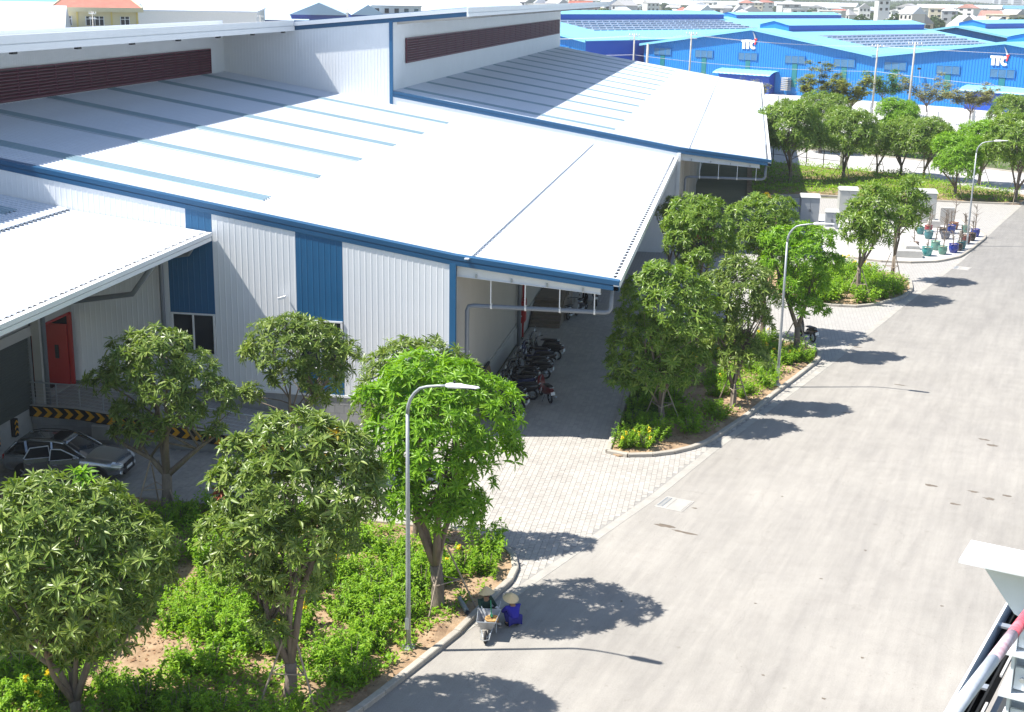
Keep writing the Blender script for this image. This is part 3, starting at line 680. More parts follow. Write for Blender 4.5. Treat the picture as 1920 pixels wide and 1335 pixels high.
for i in range(7): MB().box(-11.3,-9.6,72.9+i*.3,73.22+i*.3,0,(i+1)*.17).obj('step', mst, sc_)
MB().box(-11.3,-9.6,75.0,78.5,0,1.22).obj('landing', mst, sc_)
g = MB(); g.tube([(-9.6,73,1.1),(-9.6,75,2.15),(-9.6,78.4,2.15)],.03,6)
for y, z in ((73.05,1.1),(74,1.63),(75,2.15),(76.7,2.15),(78.3,2.15)): g.tube([(-9.6,y,z-.95),(-9.6,y,z)],.025,6)
g.obj('handrail', mst, sc_)
# ================================================================ vegetation
def leaf_mat(name, a, b, c, rough=.42, trans=.28, spec=.5):
    m = bpy.data.materials.new(name); m.use_nodes = True; t = m.node_tree; N = t.nodes; L = t.links
    p = N['Principled BSDF']; p.inputs['Roughness'].default_value = rough; p.inputs['Specular IOR Level'].default_value = spec
    g = N.new('ShaderNodeNewGeometry'); oi = N.new('ShaderNodeObjectInfo')
    ad = N.new('ShaderNodeMath'); ad.operation = 'ADD'; L.new(g.outputs['Random Per Island'], ad.inputs[0]); L.new(oi.outputs['Random'], ad.inputs[1])
    fr = N.new('ShaderNodeMath'); fr.operation = 'FRACT'; L.new(ad.outputs[0], fr.inputs[0])
    r = N.new('ShaderNodeValToRGB'); e = r.color_ramp.elements
    e[0].position = 0; e[0].color = (*a,1); e[1].position = 1; e[1].color = (*c,1); k = e.new(.55); k.color = (*b,1)
    L.new(fr.outputs[0], r.inputs[0]); L.new(r.outputs[0], p.inputs['Base Color'])
    tl = N.new('ShaderNodeBsdfTranslucent'); mx = N.new('ShaderNodeMixShader'); mx.inputs[0].default_value = trans
    hs = N.new('ShaderNodeHueSaturation'); hs.inputs['Saturation'].default_value = 1.15; hs.inputs['Value'].default_value = 1.5; hs.inputs['Hue'].default_value = .495
    L.new(r.outputs[0], hs.inputs['Color']); L.new(hs.outputs[0], tl.inputs[0])
    L.new(p.outputs[0], mx.inputs[1]); L.new(tl.outputs[0], mx.inputs[2]); L.new(mx.outputs[0], N['Material Output'].inputs[0])
    return m
m_leafD = leaf_mat('dark mango leaf', (.092,.158,.026), (.168,.250,.044), (.28,.35,.09), .38, .28, .5)
m_leafM = leaf_mat('green mango leaf', (.098,.185,.024), (.175,.285,.038), (.27,.365,.07), .38, .32)
m_leafB = leaf_mat('bright mango leaf', (.115,.25,.018), (.19,.37,.024), (.28,.46,.045), .42, .36, .4)
m_leafY = leaf_mat('yellow mango leaf', (.30,.26,.03), (.42,.30,.04), (.34,.30,.06), .5, .3)
m_shrub = leaf_mat('bright shrub leaf', (.125,.255,.016), (.205,.385,.02), (.30,.45,.035), .5, .36, .3)
m_shrubD = leaf_mat('green hedge leaf', (.06,.15,.016), (.10,.22,.02), (.16,.28,.03), .5, .3, .3)
m_flower = M('yellow flower', (.85,.62,.01), .5, trans=.3)
m_autumn = leaf_mat('yellow green feathery leaf', (.16,.22,.035), (.25,.29,.05), (.32,.30,.07), .6, .25, .3)
m_grass = leaf_mat('grass blade', (.045,.11,.015), (.075,.16,.02), (.12,.20,.03), .6, .3, .3)
def leaf(L_, Wd, elev, droop, detail):
    """lanceolate leaf along +x, 5 or 8 verts -> verts, quads"""
    def pt(t, w, lift=0):
        a = elev - droop*t; x = L_*t*math.cos(elev-droop*t*.5); z = L_*t*math.sin(elev-droop*t*.5)
        return (x, w, z+lift)
    if detail:
        v = [pt(0,0), pt(.34,-Wd*.5,.012), pt(.34,0,-.006), pt(.34,Wd*.5,.012), pt(.7,-Wd*.36,.01), pt(.7,0,-.006), pt(.7,Wd*.36,.01), pt(1,0)]
        f = [(0,1,2,2),(0,2,3,3),(1,4,5,2),(2,5,6,3),(4,7,5,5),(5,7,6,6)]
        return v, f
    v = [pt(0,0), pt(.45,-Wd*.5,.012), pt(.45,0,-.008), pt(.45,Wd*.5,.012), pt(1,0)]
    return v, [(0,1,2,2),(0,2,3,3),(1,4,2,2),(2,4,3,3)]
def rosette(seed, n=11, L0=.335, detail=True):
    """whorl of mango leaves round +z as triangles"""
    r = random.Random(seed); V = []; T = []
    for i in range(n):
        t = i/(n-1); az = i*2.39996+r.uniform(-.3,.3)
        L_ = L0*(.72+.38*t)*r.uniform(.85,1.12); el = rad(58-60*t+r.uniform(-14,14)); dr = rad(r.uniform(15,62))
        v, f = leaf(L_, L_*r.uniform(.19,.25), el, dr, detail)
        ca, sa = math.cos(az), math.sin(az); tw = r.uniform(-.35,.35); b = len(V)
        for x, y, z in v:
            y2, z2 = y*math.cos(tw), z+y*math.sin(tw)
            V.append((x*ca-y2*sa, x*sa+y2*ca, z2))
        for q in f:
            q = list(dict.fromkeys(q))
            T.append((q[0]+b,q[1]+b,q[2]+b))
            if len(q) == 4: T.append((q[0]+b,q[2]+b,q[3]+b))
    return np.array(V), np.array(T)
ROS = [rosette(i, 8+(i*3) % 7, (.25,.30,.35)[i % 3]) for i in range(10)]; ROSL = [rosette(20+i, 8+i % 4, .38, False) for i in range(7)]
def frame(d, roll):
    d = d/np.linalg.norm(d); a = np.cross(d, [0,0,1.]); 
    if np.linalg.norm(a) < 1e-3: a = np.array([1.,0,0])
    a /= np.linalg.norm(a); b = np.cross(d, a); c, s = math.cos(roll), math.sin(roll)
    return np.stack([a*c+b*s, -a*s+b*c, d], 1)
def crown_points(clumps, per, seed, cc):
    r = np.random.default_rng(seed); out = []
    C = np.array([c[:3] for c in clumps]); R = np.array([c[3] for c in clumps])
    for i, (x, y, z, q) in enumerate(clumps):
        n = int(per*q*q*1.22)
        d = r.normal(size=(n,3)); d /= np.linalg.norm(d, axis=1)[:,None]; d[:,2] = np.where(d[:,2] < -.45, -d[:,2]*.6, d[:,2])
        d /= np.linalg.norm(d, axis=1)[:,None]
        rr = q*(1-.42*r.random(n)**2.2)
        P = C[i]+d*rr[:,None]*np.array([1,1,.92])
        for p, dd in zip(P, d):
            dist = np.linalg.norm((p-C)/R[:,None], axis=1); dist[i] = 9
            if dist.min() < .70: continue
            o = p-cc; o = o/(np.linalg.norm(o)+1e-6)
            nn = dd*.55+o*.25+np.array([0,0,.55])+r.normal(size=3)*.22
            out.append((p, nn/np.linalg.norm(nn)))
    return out
def auto_clumps(a, hz, zc, n, seed, ox=0, oy=0):
    """n foliage clumps filling an ellipsoid of half width a, half height hz centred at zc"""
    r = random.Random(seed); cl = []
    for i in range(n):
        t = (i+.5)/n; zz = 1-1.75*t; az = i*2.39996+r.uniform(-.4,.4); rr = math.sqrt(max(.05,1-min(1,zz*zz)))
        q = a*r.uniform(.36,.50)
        k = r.uniform(.58,.74)
        cl.append((ox+a*k*rr*math.cos(az), oy+a*k*rr*math.sin(az), zc+hz*.66*zz+r.uniform(-.2,.2), q))
    cl.append((ox, oy, zc+hz*.1, a*.52)); return cl
def trunk_mesh(clumps, r0, fork, seed, lean=(0,0), nl=4):
    r = random.Random(seed); g = MB()
    fx, fy = lean[0]*.5, lean[1]*.5
    p0 = Vector((0,0,-.1)); pf = Vector((fx, fy, fork))
    g.tube([p0, Vector((0,0,.05)), Vector((fx*.3+.03, fy*.3, fork*.5)), pf], [r0*1.35, r0*1.12, r0*.95, r0*.92], 10)
    cl = sorted(clumps, key=lambda c: c[2])
    pick = r.sample(cl, min(len(cl), nl+4)); mains = []
    for i in range(nl):
        c = pick[i]; e = Vector(c[:3])*1.0; e.z -= c[3]*.3
        m1 = pf.lerp(e, .35)+Vector((r.uniform(-.15,.15), r.uniform(-.15,.15), .12)); m2 = pf.lerp(e, .7)+Vector((r.uniform(-.14,.14), r.uniform(-.14,.14), .1))
        k = r0*r.uniform(.5,.72)
        g.tube([pf-Vector((0,0,.12)), m1, m2, e], [k, k*.78, k*.55, k*.25], 8); mains.append((m1, m2))
    for c in cl:
        m1, m2 = r.choice(mains); s = m1.lerp(m2, r.random()); e = Vector(c[:3])
        g.tube([s, s.lerp(e, .5)+Vector((r.uniform(-.1,.1), r.uniform(-.1,.1), .06)), e], [r0*.24, r0*.17, r0*.07], 6)
        for _ in range(2):
            d = Vector((r.gauss(0,1), r.gauss(0,1), r.gauss(.3,1))).normalized()*c[3]*.8
            g.tube([e, e+d], [r0*.08, r0*.03], 4)
    return g
_cl_me = {}
def mango(label, x, y, clumps, mat, per=70, parts=0, seed=0, r0=.15, fork=1.0, lean=(0,0), nl=4, extra=None, lod=False, group='mango trees in the planting beds', rscale=1.0, kr=1.14, dz=0):
    jr = random.Random(seed+500)
    clumps = [(a*1.02+jr.uniform(-.1,.1), b*1.2+jr.uniform(-.2,.2), c+dz+jr.uniform(-.15,.15), q*kr*jr.uniform(.78,1.15)) for a, b, c, q in clumps]
    clumps += [(a+jr.choice((-1,1))*q*jr.uniform(.6,.9), b+jr.uniform(-.6,.6), c+jr.uniform(-.3,.5)*q, q*jr.uniform(.3,.45)) for a, b, c, q in clumps[::2]]
    t = thing('mango_tree', label, 'tree', (x, y, .08), 0, group, local=True)
    trunk_mesh(clumps, r0, fork, seed, lean, nl).obj('trunk', m_trunk, t, True)
    cc = np.mean([c[:3] for c in clumps], 0)
    pts = crown_points(clumps, per, seed, cc); rr = random.Random(seed)
    # those nearest the camera become separate clusters
    cv = np.array([-x, -y, H_CAM]); cv = cv/np.linalg.norm(cv)
    sc_ = [float((p-cc) @ cv) for p, _ in pts]
    order = np.argsort(sc_)[::-1][:parts] if parts else []
    near = set(int(i) for i in order); src = ROSL if lod else ROS
    Vs, Ts, b = [], [], 0
    for i, (p, nn) in enumerate(pts):
        k = rr.randrange(len(src)); R = frame(nn, rr.uniform(0, 6.28)); s = rr.uniform(.68,1.3)*rscale
        if i in near:
            key = (k, mat.name, lod)
            if key not in _cl_me: _cl_me[key] = np_mesh('leaf_cluster', src[k][0], src[k][1], mat)
            o = bpy.data.objects.new('leaf_cluster', _cl_me[key]); link(o, t)
            o.matrix_local = Matrix.Translation(Vector(p)) @ Matrix([list(map(float, q)) for q in R]).to_4x4() @ Matrix.Scale(s, 4)
        else:
            Vs.append(src[k][0] @ R.T * s + p); Ts.append(src[k][1]+b); b += len(src[k][0])
    o = link(bpy.data.objects.new('crown', np_mesh('crown', np.concatenate(Vs), np.concatenate(Ts), mat)), t); o['kind'] = 'stuff'
    for (px, py, pz, m2) in (extra or []):
        for j in range(3):
            k = rr.randrange(len(src)); e = bpy.data.objects.new('leaf_cluster', np_mesh('leaf_cluster', src[k][0], src[k][1], m2)); link(e, t)
            e.location = (px+rr.uniform(-.15,.15), py+rr.uniform(-.15,.15), pz+rr.uniform(-.1,.15)); e.rotation_euler = (rr.uniform(-.5,.5), rr.uniform(-.5,.5), rr.uniform(0,6))
    return t
def stakes(label, x, y, seed, n=3, h=1.9, spread=.95):
    r = random.Random(seed); t = thing('tree_stakes', label, 'tree support', (x, y, .05), r.uniform(0,2), 'pole supports of the mango trees', local=True)
    for i in range(n):
        a = 2*math.pi*i/n; s = spread*r.uniform(.85,1.15)
        MB().tube([(s*math.cos(a), s*math.sin(a), -.05), (.16*math.cos(a+.5), .16*math.sin(a+.5), h*r.uniform(.9,1.1))], .028, 6).obj('pole', m_stake, t)
    for i in range(n):
        a = 2*math.pi*i/n; b = 2*math.pi*(i+1)/n; k = .55*spread
        MB().tube([(k*math.cos(a), k*math.sin(a), h*.5), (k*math.cos(b), k*math.sin(b), h*.5)], .02, 5).obj('crossbar', m_stake, t)
# near trees, clumps as (dx, dy, z, radius) from the trunk foot
T1 = [(-.5,0,6.2,1.05),(.55,.1,6.0,1.0),(-1.6,.2,5.6,1.0),(1.45,.3,5.3,1.0),(-.2,-.8,5.3,1.1),(.9,-.7,4.7,.95),(-1.2,-.6,4.6,1.0),(1.9,.1,4.6,.65),(.2,.9,5.6,1.0),(-2.0,-.2,4.3,.8),(.3,-.9,4.0,.8),(-.9,-.5,3.5,.65),(1.4,-.3,3.9,.6),(-1.3,.2,3.0,.5),(.0,-.2,2.9,.6),(1.0,-.3,3.2,.55),(-.4,-.3,3.3,.7),(.5,.3,3.5,.7)]
mango('dark green mango tree cropped by the lower left corner', -15.8, 28.3, T1, m_leafD, 92, 260, 1, .15, .7, (0,0), 5, [(.4,.3,6.75,m_leafB),(.75,.1,6.55,m_leafB)], dz=-0.65, group='mango trees in the near bed')
T2 = [(.2,0,6.3,.85),(-.9,.1,5.7,.9),(1.2,.1,5.6,.95),(.4,-.5,5.2,.95),(-1.4,0,4.9,.8),(1.9,.2,4.9,.65),(-.4,.5,5.4,.9),(1.0,-.3,4.4,.75),(-1.1,-.4,4.1,.65),(2.3,-.1,4.2,.4),(-1.3,-.2,3.2,.45),(1.9,.2,3.3,.4),(-.3,-.4,3.7,.5)]
mango('dark mango tree with bare forked limbs standing in front of the silver car', -19.5, 42.3, T2, m_leafD, 84, 240, 2, .19, 1.5, (.15,0), 4, dz=-0.35, group='mango trees in the near bed')
T3 = [(.4,0,5.7,.75),(-.6,.1,5.1,.8),(1.2,.1,5.1,.85),(.3,-.4,4.7,.9),(2.1,.1,4.7,.65),(-1.1,0,4.4,.6),(1.4,-.2,4.0,.75),(.2,0,3.9,.7),(-1.3,-.1,3.0,.55),(1.3,.2,3.0,.7),(2.1,0,3.9,.5)]
mango('dark mango tree beside the ramp railing, before the second blue wall strip', -16.7, 47.2, T3, m_leafD, 84, 170, 3, .13, 1.3, (.1,0), 4, dz=0.1, group='mango trees in the near bed')
T4 = [(.5,0,7.25,.85),(1.4,.1,7.0,.85),(-.6,.2,6.8,.85),(.3,-.5,6.4,1.0),(1.7,-.2,6.1,.8),(-1.1,0,6.0,.85),(.8,.5,6.3,.9),(1.2,-.5,5.4,.85),(-.3,-.6,5.3,.9),(-1.4,-.2,5.0,.75),(-1.0,-.4,4.2,.7),(.4,-.3,4.4,.8),(-.2,0,3.5,.55),(2.0,.1,6.6,.5),(-.35,-.35,2.6,.45),(.3,-.2,3.9,.7),(-.8,-.2,3.6,.6),(.8,0,4.8,.7)]
mango('grey green mango tree with a knotted trunk beside the road kerb', -10.9, 30.5, T4, m_leafD, 92, 280, 4, .17, 1.15, (.1,0), 4, [(1.5,-.2,7.55,m_leafY),(-1.45,-.3,5.7,M('dry red leaf',(.25,.07,.03),.7))], dz=-0.25, group='mango trees in the near bed')
T5 = [(-.5,0,7.15,.95),(.5,.1,7.05,.95),(-1.2,.1,6.4,.95),(1.15,.1,6.2,1.0),(0,-.6,6.4,1.05),(.1,.6,6.5,1.0),(-1.1,-.4,5.4,.9),(.95,-.4,5.3,.95),(0,-.7,5.1,.95),(1.5,.1,5.3,.7),(-1.2,0,4.4,.75),(.9,.1,4.4,.85),(-.2,-.4,4.0,.8),(.6,-.2,3.4,.65),(-1.1,-.1,3.3,.5),(.2,.3,3.0,.6),(-.6,-.3,3.6,.65),(.9,-.2,3.7,.6),(.1,-.3,4.6,.8)]
mango('tall bright green mango tree behind the nearest street lamp', -8.35, 36.75, T5, m_leafB, 92, 290, 5, .2, 1.4, (-.1,0), 4, dz=-0.15, group='mango trees in the near bed')
T5b = [(-.5,0,6.4,.75),(.6,.1,6.3,.8),(-1.2,0,5.8,.8),(1.3,.1,5.7,.8),(0,-.4,5.4,.9),(-1.3,.1,4.8,.7),(.8,-.3,4.7,.8),(-.7,-.3,4.3,.7),(1.4,0,4.6,.6),(.2,.3,3.9,.7)]
mango('dark mango tree mostly hidden behind the tall bright one', -10.2, 41.6, T5b, m_leafD, 76, 60, 6, .14, 1.2, group='mango trees in the near bed')
# middle island
T6 = [(-.2,0,6.5,.8),(.7,.1,6.2,.8),(-.9,.1,5.8,.85),(1.3,.1,5.4,.8),(.1,-.5,5.5,.95),(-1.4,0,4.8,.8),(.9,-.4,4.7,.85),(-.5,-.4,4.4,.9),(1.7,.1,4.6,.6),(-1.7,0,3.8,.7),(.4,-.3,3.5,.8),(1.3,0,3.4,.7),(-1.0,-.2,3.0,.7),(-1.9,-.1,2.8,.55),(-1.6,-.2,2.1,.6),(-.2,-.4,2.6,.7),(.9,-.2,2.6,.6)]
mango('green mango tree at the near tip of the middle island', -2.85, 56.4, T6, m_leafM, 96, 200, 7, .14, .9, (-.1,0), 3, dz=-0.2, group='mango trees on the middle island')
T7 = [(-.2,0,6.6,.75),(.6,.1,6.2,.75),(-.9,.1,5.7,.75),(.1,-.4,5.6,.9),(1.0,.1,5.2,.75),(-1.0,0,4.6,.7),(.4,-.3,4.5,.8),(1.1,0,4.1,.6),(-.4,-.2,3.6,.75),(.6,0,3.1,.65),(-1.0,0,3.1,.6),(-.1,-.3,2.6,.6),(.9,-.2,2.7,.5)]
mango('grey green mango tree second in the middle island row', .2, 59.8, T7, m_leafD, 96, 170, 8, .15, 1.1, (-.1,0), 3, dz=-0.2, group='mango trees on the middle island')
T8 = [(-.1,0,6.5,.8),(.8,.1,6.1,.8),(-1.0,.1,5.9,.85),(.1,-.5,5.5,.95),(1.4,.1,5.1,.75),(-1.2,0,4.8,.8),(.5,-.4,4.5,.85),(-.5,-.3,3.9,.8),(.9,0,3.7,.65),(-.9,0,3.0,.6),(.3,-.1,2.8,.6),(1.2,0,2.4,.35)]
mango('bright green mango tree behind the second street lamp', 3.3, 69.9, T8, m_leafB, 96, 170, 9, .16, 1.5, (0,0), 3, dz=-0.1, group='mango trees on the middle island')
mango('tall olive green mango tree at the back of the middle island near the canopy', -1.8, 68.5, auto_clumps(1.75,2.6,6.1,13,10,-.2), m_leafM, 72, 120, 10, .16, 1.6, extra=[(-1.6,0,6.6,m_leafB),(-1.7,0,6.0,m_leafB)], group='mango trees on the middle island')
mango('green mango tree at the back right of the middle island, before the grey cabinets', 1.6, 73.6, auto_clumps(1.9,2.3,5.7,12,11,-.1), m_leafM, 72, 110, 11, .15, 1.6, extra=[(-.3,0,7.7,m_leafY)], group='mango trees on the middle island')
mango('small dark mango tree in the shade of the canopy edge', -4.4, 88.0, auto_clumps(1.1,1.7,4.1,8,12), m_leafD, 60, 0, 12, .1, 1.2, lod=True, group='mango trees on the middle island')
# third island
mango('mango tree with slim trunk in the third island, left of its pair', 7.5, 84.9, auto_clumps(1.6,2.7,4.7,16,13,.35), m_leafM, 56, 90, 13, .13, 2.0, lod=True, rscale=1.15, group='mango trees on the third island')
mango('mango tree with forked trunk in the third island, right of its pair', 10.2, 91.2, auto_clumps(1.25,2.5,4.8,12,14,.5), m_leafM, 56, 70, 14, .13, 1.6, (.1,0), lod=True, rscale=1.15, group='mango trees on the third island')
# far row: three crown shapes copied along the strip
proto = []
for i, (m_, a, hz, zc, nm) in enumerate(((m_leafM,2.2,2.6,4.1,'full crowned'),(m_leafM,2.0,2.2,3.7,'rounded'),(m_leafB,1.95,2.1,3.6,'bright'))):
    proto.append((m_, a, hz, zc, nm))
FAR = [(4.7,138.2,0,1.12,'full dark mango tree at the left end of the far row by the canopy corner'),(9.1,168,1,1.12,'mango tree on the far verge behind the left end of the row'),(10.2,141.9,0,1.0,'mango tree second from the left in the far row'),(13.97,147.4,1,.86,'slim mango tree third from the left in the far row'),(16.5,148.1,1,.95,'mango tree with twin trunks at the middle of the far row'),
       (18.6,145.7,0,.86,'mango tree with a bent trunk right of the middle of the far row'),(19.9,132.3,2,.95,'bright mango tree leaning on a pale prop in front of the far row'),(23.7,143.0,2,1.02,'bright mango tree right of the leaning one in the far row'),(25.1,131.0,0,1.1,'tall olive mango tree at the right edge of the far row'),(33.0,180.0,1,1.05,'mango tree on the far verge at the right edge of the picture'),(18.0,168.0,2,1.05,'mango tree on the far verge behind the middle of the row'),(28.5,132.5,1,1.0,'mango tree just beyond the right end of the far row')]
made = {}
for i, (x, y, k, s, lb) in enumerate(FAR):
    m_, a, hz, zc, nm = proto[k]
    if k not in made:
        made[k] = mango(lb, x, y, auto_clumps(a, hz, zc, 13, 30+k), m_, 62, 0, 40+k, .15, 1.0, (.05,0), 4, lod=True, group='mango trees of the far row', rscale=1.2, kr=1.35); t = made[k]
    else:
        t = copy_tree(made[k]); t.location = (x, y, .08); t['label'] = lb
    t.rotation_euler = (0, 0, i*1.7); t.scale = (s*1.12, s*1.12, s*1.1)
for i, (x, y, lb) in enumerate([(-10.9,30.5,'wooden stakes bracing the knotted trunk by the kerb'),(-8.2,36.75,'wooden stakes round the tall bright tree'),(-19.9,42.3,'wooden stakes at the tree before the silver car'),(-2.85,56.4,'wooden stakes tied round the tree at the island tip'),(.2,59.8,'wooden stakes round the second island tree'),(3.3,69.9,'wooden stakes at the tree behind the second lamp'),(7.5,84.9,'thin stakes at the left tree of the third island'),(10.2,91.2,'thin stakes at the forked tree of the third island'),
      (4.7,138.2,'stakes at the left end of the far row'),(10.2,141.9,'stakes under the second tree of the far row'),(13.97,147.4,'stakes under the slim tree of the far row'),(18.6,145.7,'stakes with a crossbar under the bent tree of the far row'),(19.9,132.3,'pale props under the bright leaning tree of the far row'),(23.7,143.0,'stakes under the bright right tree of the far row'),(25.1,131,'pale prop under the olive tree at the right edge')]):
    stakes(lb, x, y, i, 3, 1.9 if i < 8 else 2.4, .95 if i < 8 else 1.35)
# ---------------------------------------------------------------- flowering shrubs in the beds
def shrub_mesh(seed, h=.62, stems=9, mat=None, name='foliage', fl=0):
    r = random.Random(seed); V = []; F = []; FV = []; FF = []
    for s in range(stems):
        az = r.uniform(0,6.28); ln = r.uniform(.1,.85); H = h*r.uniform(.6,1.1)
        for k in range(9):
            t = (k+1)/9; px, py, pz = ln*t*math.cos(az)*H, ln*t*math.sin(az)*H, H*t
            px += .3*math.cos(az)*(s % 3)*.5; py += .3*math.sin(az)*(s % 3)*.5
            for j in range(5):
                a = r.uniform(0,6.28); L_ = r.uniform(.10,.19)*(1.15-.35*t); el = r.uniform(-.35,.8); w = L_*.17
                dx, dy, dz = math.cos(a)*math.cos(el), math.sin(a)*math.cos(el), math.sin(el)
                b = len(V); sx, sy = -math.sin(a)*w, math.cos(a)*w
                V += [(px,py,pz),(px+dx*L_*.5+sx,py+dy*L_*.5+sy,pz+dz*L_*.5+.01),(px+dx*L_,py+dy*L_,pz+dz*L_-.03),(px+dx*L_*.5-sx,py+dy*L_*.5-sy,pz+dz*L_*.5+.01)]
                F.append((b,b+1,b+2,b+3))
        if s < fl:
            ex, ey, ez = ln*math.cos(az)*H+.15*math.cos(az)*(s % 3), ln*math.sin(az)*H+.15*math.sin(az)*(s % 3), H
            for j in range(7):
                a = r.uniform(0,6.28); c = (ex+r.uniform(-.06,.06), ey+r.uniform(-.06,.06), ez+r.uniform(0,.12)); b = len(FV); q = .042
                FV += [(c[0]+q*math.cos(a+t_)*1.0, c[1]+q*math.sin(a+t_), c[2]+(.03 if i_ % 2 else -.02)) for i_, t_ in enumerate((0,1.57,3.14,4.71))]; FF.append((b,b+1,b+2,b+3))
    me = np_mesh(name, np.array(V), np.array(F), mat or m_shrub)
    fm = [np_mesh('flower_cluster', np.array(FV[28*k:28*k+28]), np.array(FF[:7]), m_flower) for k in range(fl)]
    return me, fm
SH = [shrub_mesh(i, .62, 15) for i in range(4)]; SHF = [shrub_mesh(10+i, .62, 15, fl=4) for i in range(2)]
stem_me = MB()
for i in range(6):
    a = i*1.05; stem_me.tube([(.02*math.cos(a),.02*math.sin(a),-.05),(.16*math.cos(a),.16*math.sin(a),.55)],[.012,.006],4)
stem_me = stem_me.mesh('stem', m_trunk)
def shrubs(poly, n, label, flabel, group, seed, smin=.6, smax=1.15, avoid=(), pf=.14, sel=None, zz=.1):
    r = random.Random(seed); xs = [p[0] for p in poly]; ys = [p[1] for p in poly]; pts = []; tries = 0
    while len(pts) < n and tries < 20000:
        tries += 1; x, y = r.uniform(min(xs), max(xs)), r.uniform(min(ys), max(ys))
        if not inside(poly, [(x, y)])[0]: continue
        if any(math.dist((x,y), a[:2]) < a[2] for a in avoid): continue
        if any(math.dist((x,y), p) < .42 for p in pts): continue
        if sel and not sel(x, y): continue
        pts.append((x, y))
    for i, (x, y) in enumerate(pts):
        fl = r.random() < pf; me, fm = (SHF if fl else SH)[r.randrange(2 if fl else 4)]; s = r.uniform(smin, smax)
        t = thing('flowering_shrub', flabel if fl else label, 'shrub', (x, y, zz+soil_noise(x,y)*.4), r.uniform(0,6.28), group+(' in flower' if fl else ''), local=True); t.scale = (s, s, s*r.uniform(.85,1.2))
        inst('foliage', me, t); inst('stem', stem_me, t)
        for q in fm: inst('flower_cluster', q, t)
B1 = [(-23,43.0),(-8.8,42.5),(-7.6,41.6),(-7.1,40.3),(-7.2,38.4),(-7.9,35.3),(-9.3,31.0),(-11.5,26.3),(-24,26.3)]
shrubs(B1, 165, 'leafy green shrub on bare soil in the near planting bed', 'green shrub with yellow flowers in the near planting bed', 'shrubs of the near bed', 1, .95, 1.5, [(-8.2,36.75,1.05),(-19.9,42.3,1.1),(-7.5,36.6,.9),(-10.2,41.6,.6),(-8.57,34.0,.35),(-10.9,30.5,.5)], .08,
       sel=lambda x, y: math.sin(x*1.1+y*.5)+math.sin(y*.9-x*.4+1)+math.sin(x*2.3-y*1.7) > -1.25 and not (y > 39.5 and x > -13 and random.random() < .55))
B2 = [(-4.2,52.6),(-2.6,52.9),(-1.2,54.4),(.4,58.6),(2.9,66),(3.9,69),(4.0,71),(2,72.5),(-4.3,75),(-4.3,56)]
shrubs(B2, 85, 'leafy green shrub in the middle island', 'green shrub with yellow flowers in the middle island', 'shrubs of the middle island', 2, .8, 1.3, [(-2.85,56.4,.5),(.2,59.8,.8),(3.3,69.9,.8)], .12)
for x, y, lb in ((-4.25,52.85,'yellow flowering shrub at the very tip of the middle island'),(-3.35,52.95,'yellow flowering shrub second from the tip of the middle island')):
    t = thing('flowering_shrub', lb, 'shrub', (x,y,.1), x, 'shrubs of the middle island in flower', local=True); t.scale = (1.0,1.0,1.15); inst('foliage', SHF[0][0], t); inst('stem', stem_me, t)
    for q in SHF[0][1]: inst('flower_cluster', q, t)
B3 = [(3,84.6),(5,83.1),(7.1,83.0),(8.2,83.9),(9.8,86),(10.6,88.6),(10.8,91),(10.4,92.6),(3,93)]
shrubs(B3, 45, 'tall leafy shrub in the third island', 'leafy shrub with yellow flowers in the third island', 'shrubs of the third island', 3, 1.1, 1.9, [(7.5,84.4,.8),(10.2,91.2,.4)], .05)
# ground cover hedge of the far strip and verge: too many to count
def hedge(poly, n, seed, mat, h=.5, name='ground_cover', label='', zz=.1, sel=None):
    r = np.random.default_rng(seed); xs = [p[0] for p in poly]; ys = [p[1] for p in poly]
    P = np.stack([r.uniform(min(xs), max(xs), n*3), r.uniform(min(ys), max(ys), n*3)], 1); P = P[inside(poly, P)]
    if sel: P = P[sel(P[:,0], P[:,1])]
    P = P[:n]; n = len(P)
    a = r.uniform(0, 6.28, n); L_ = r.uniform(.14,.30, n)*(.7 if sel else 1); z = zz+r.random(n)**.7*h*(.6+.5*np.sin(P[:,0]*1.3+2)*np.sin(P[:,1]*1.1)); el = r.uniform(-.3,1.0,n)
    d = np.stack([np.cos(a)*np.cos(el), np.sin(a)*np.cos(el), np.sin(el)],1)*L_[:,None]; s = np.stack([-np.sin(a), np.cos(a), 0*a],1)*(L_*.22)[:,None]
    b = np.stack([P[:,0], P[:,1], z],1); V = np.stack([b, b+d*.5+s, b+d, b+d*.5-s],1).reshape(-1,3); F = np.arange(4*n).reshape(-1,4)
    o = link(bpy.data.objects.new(name, np_mesh(name, V, F, mat))); return tag(o, label, 'plants', kind='stuff')
hedge(B1, 30000, 8, m_shrub, .34, label='low seedlings and weeds scattered over the near bed', sel=lambda x, y: np.sin(x*1.1+y*.5)+np.sin(y*.9-x*.4+1)+np.sin(x*2.3-y*1.7)+.6*np.sin(5*x)*np.sin(4.3*y) > -.35)
hedge(B2, 7000, 9, m_shrub, .3, label='low seedlings over the middle island', sel=lambda x, y: np.sin(x*1.3+y*.5)+np.sin(y*1.1-x*.4)+.6*np.sin(5*x)*np.sin(4.3*y) > -.2)
hedge([(1,129),(7,131),(15.3,130.6),(25,130.4),(26.2,133),(26.4,136.5),(21,141),(17,148.8),(9.4,151.6),(1,155)], 26000, 3, m_shrub, .75, label='low green ground cover along the far strip')
hedge([(-6,178.5),(6.9,172.2),(19,165.2),(30.5,155.3),(36,151.5),(38,155),(32,160),(20.5,169.5),(8,176.5),(-6,184)], 15000, 4, m_shrubD, .8, label='clipped green hedge on the far verge', zz=0)
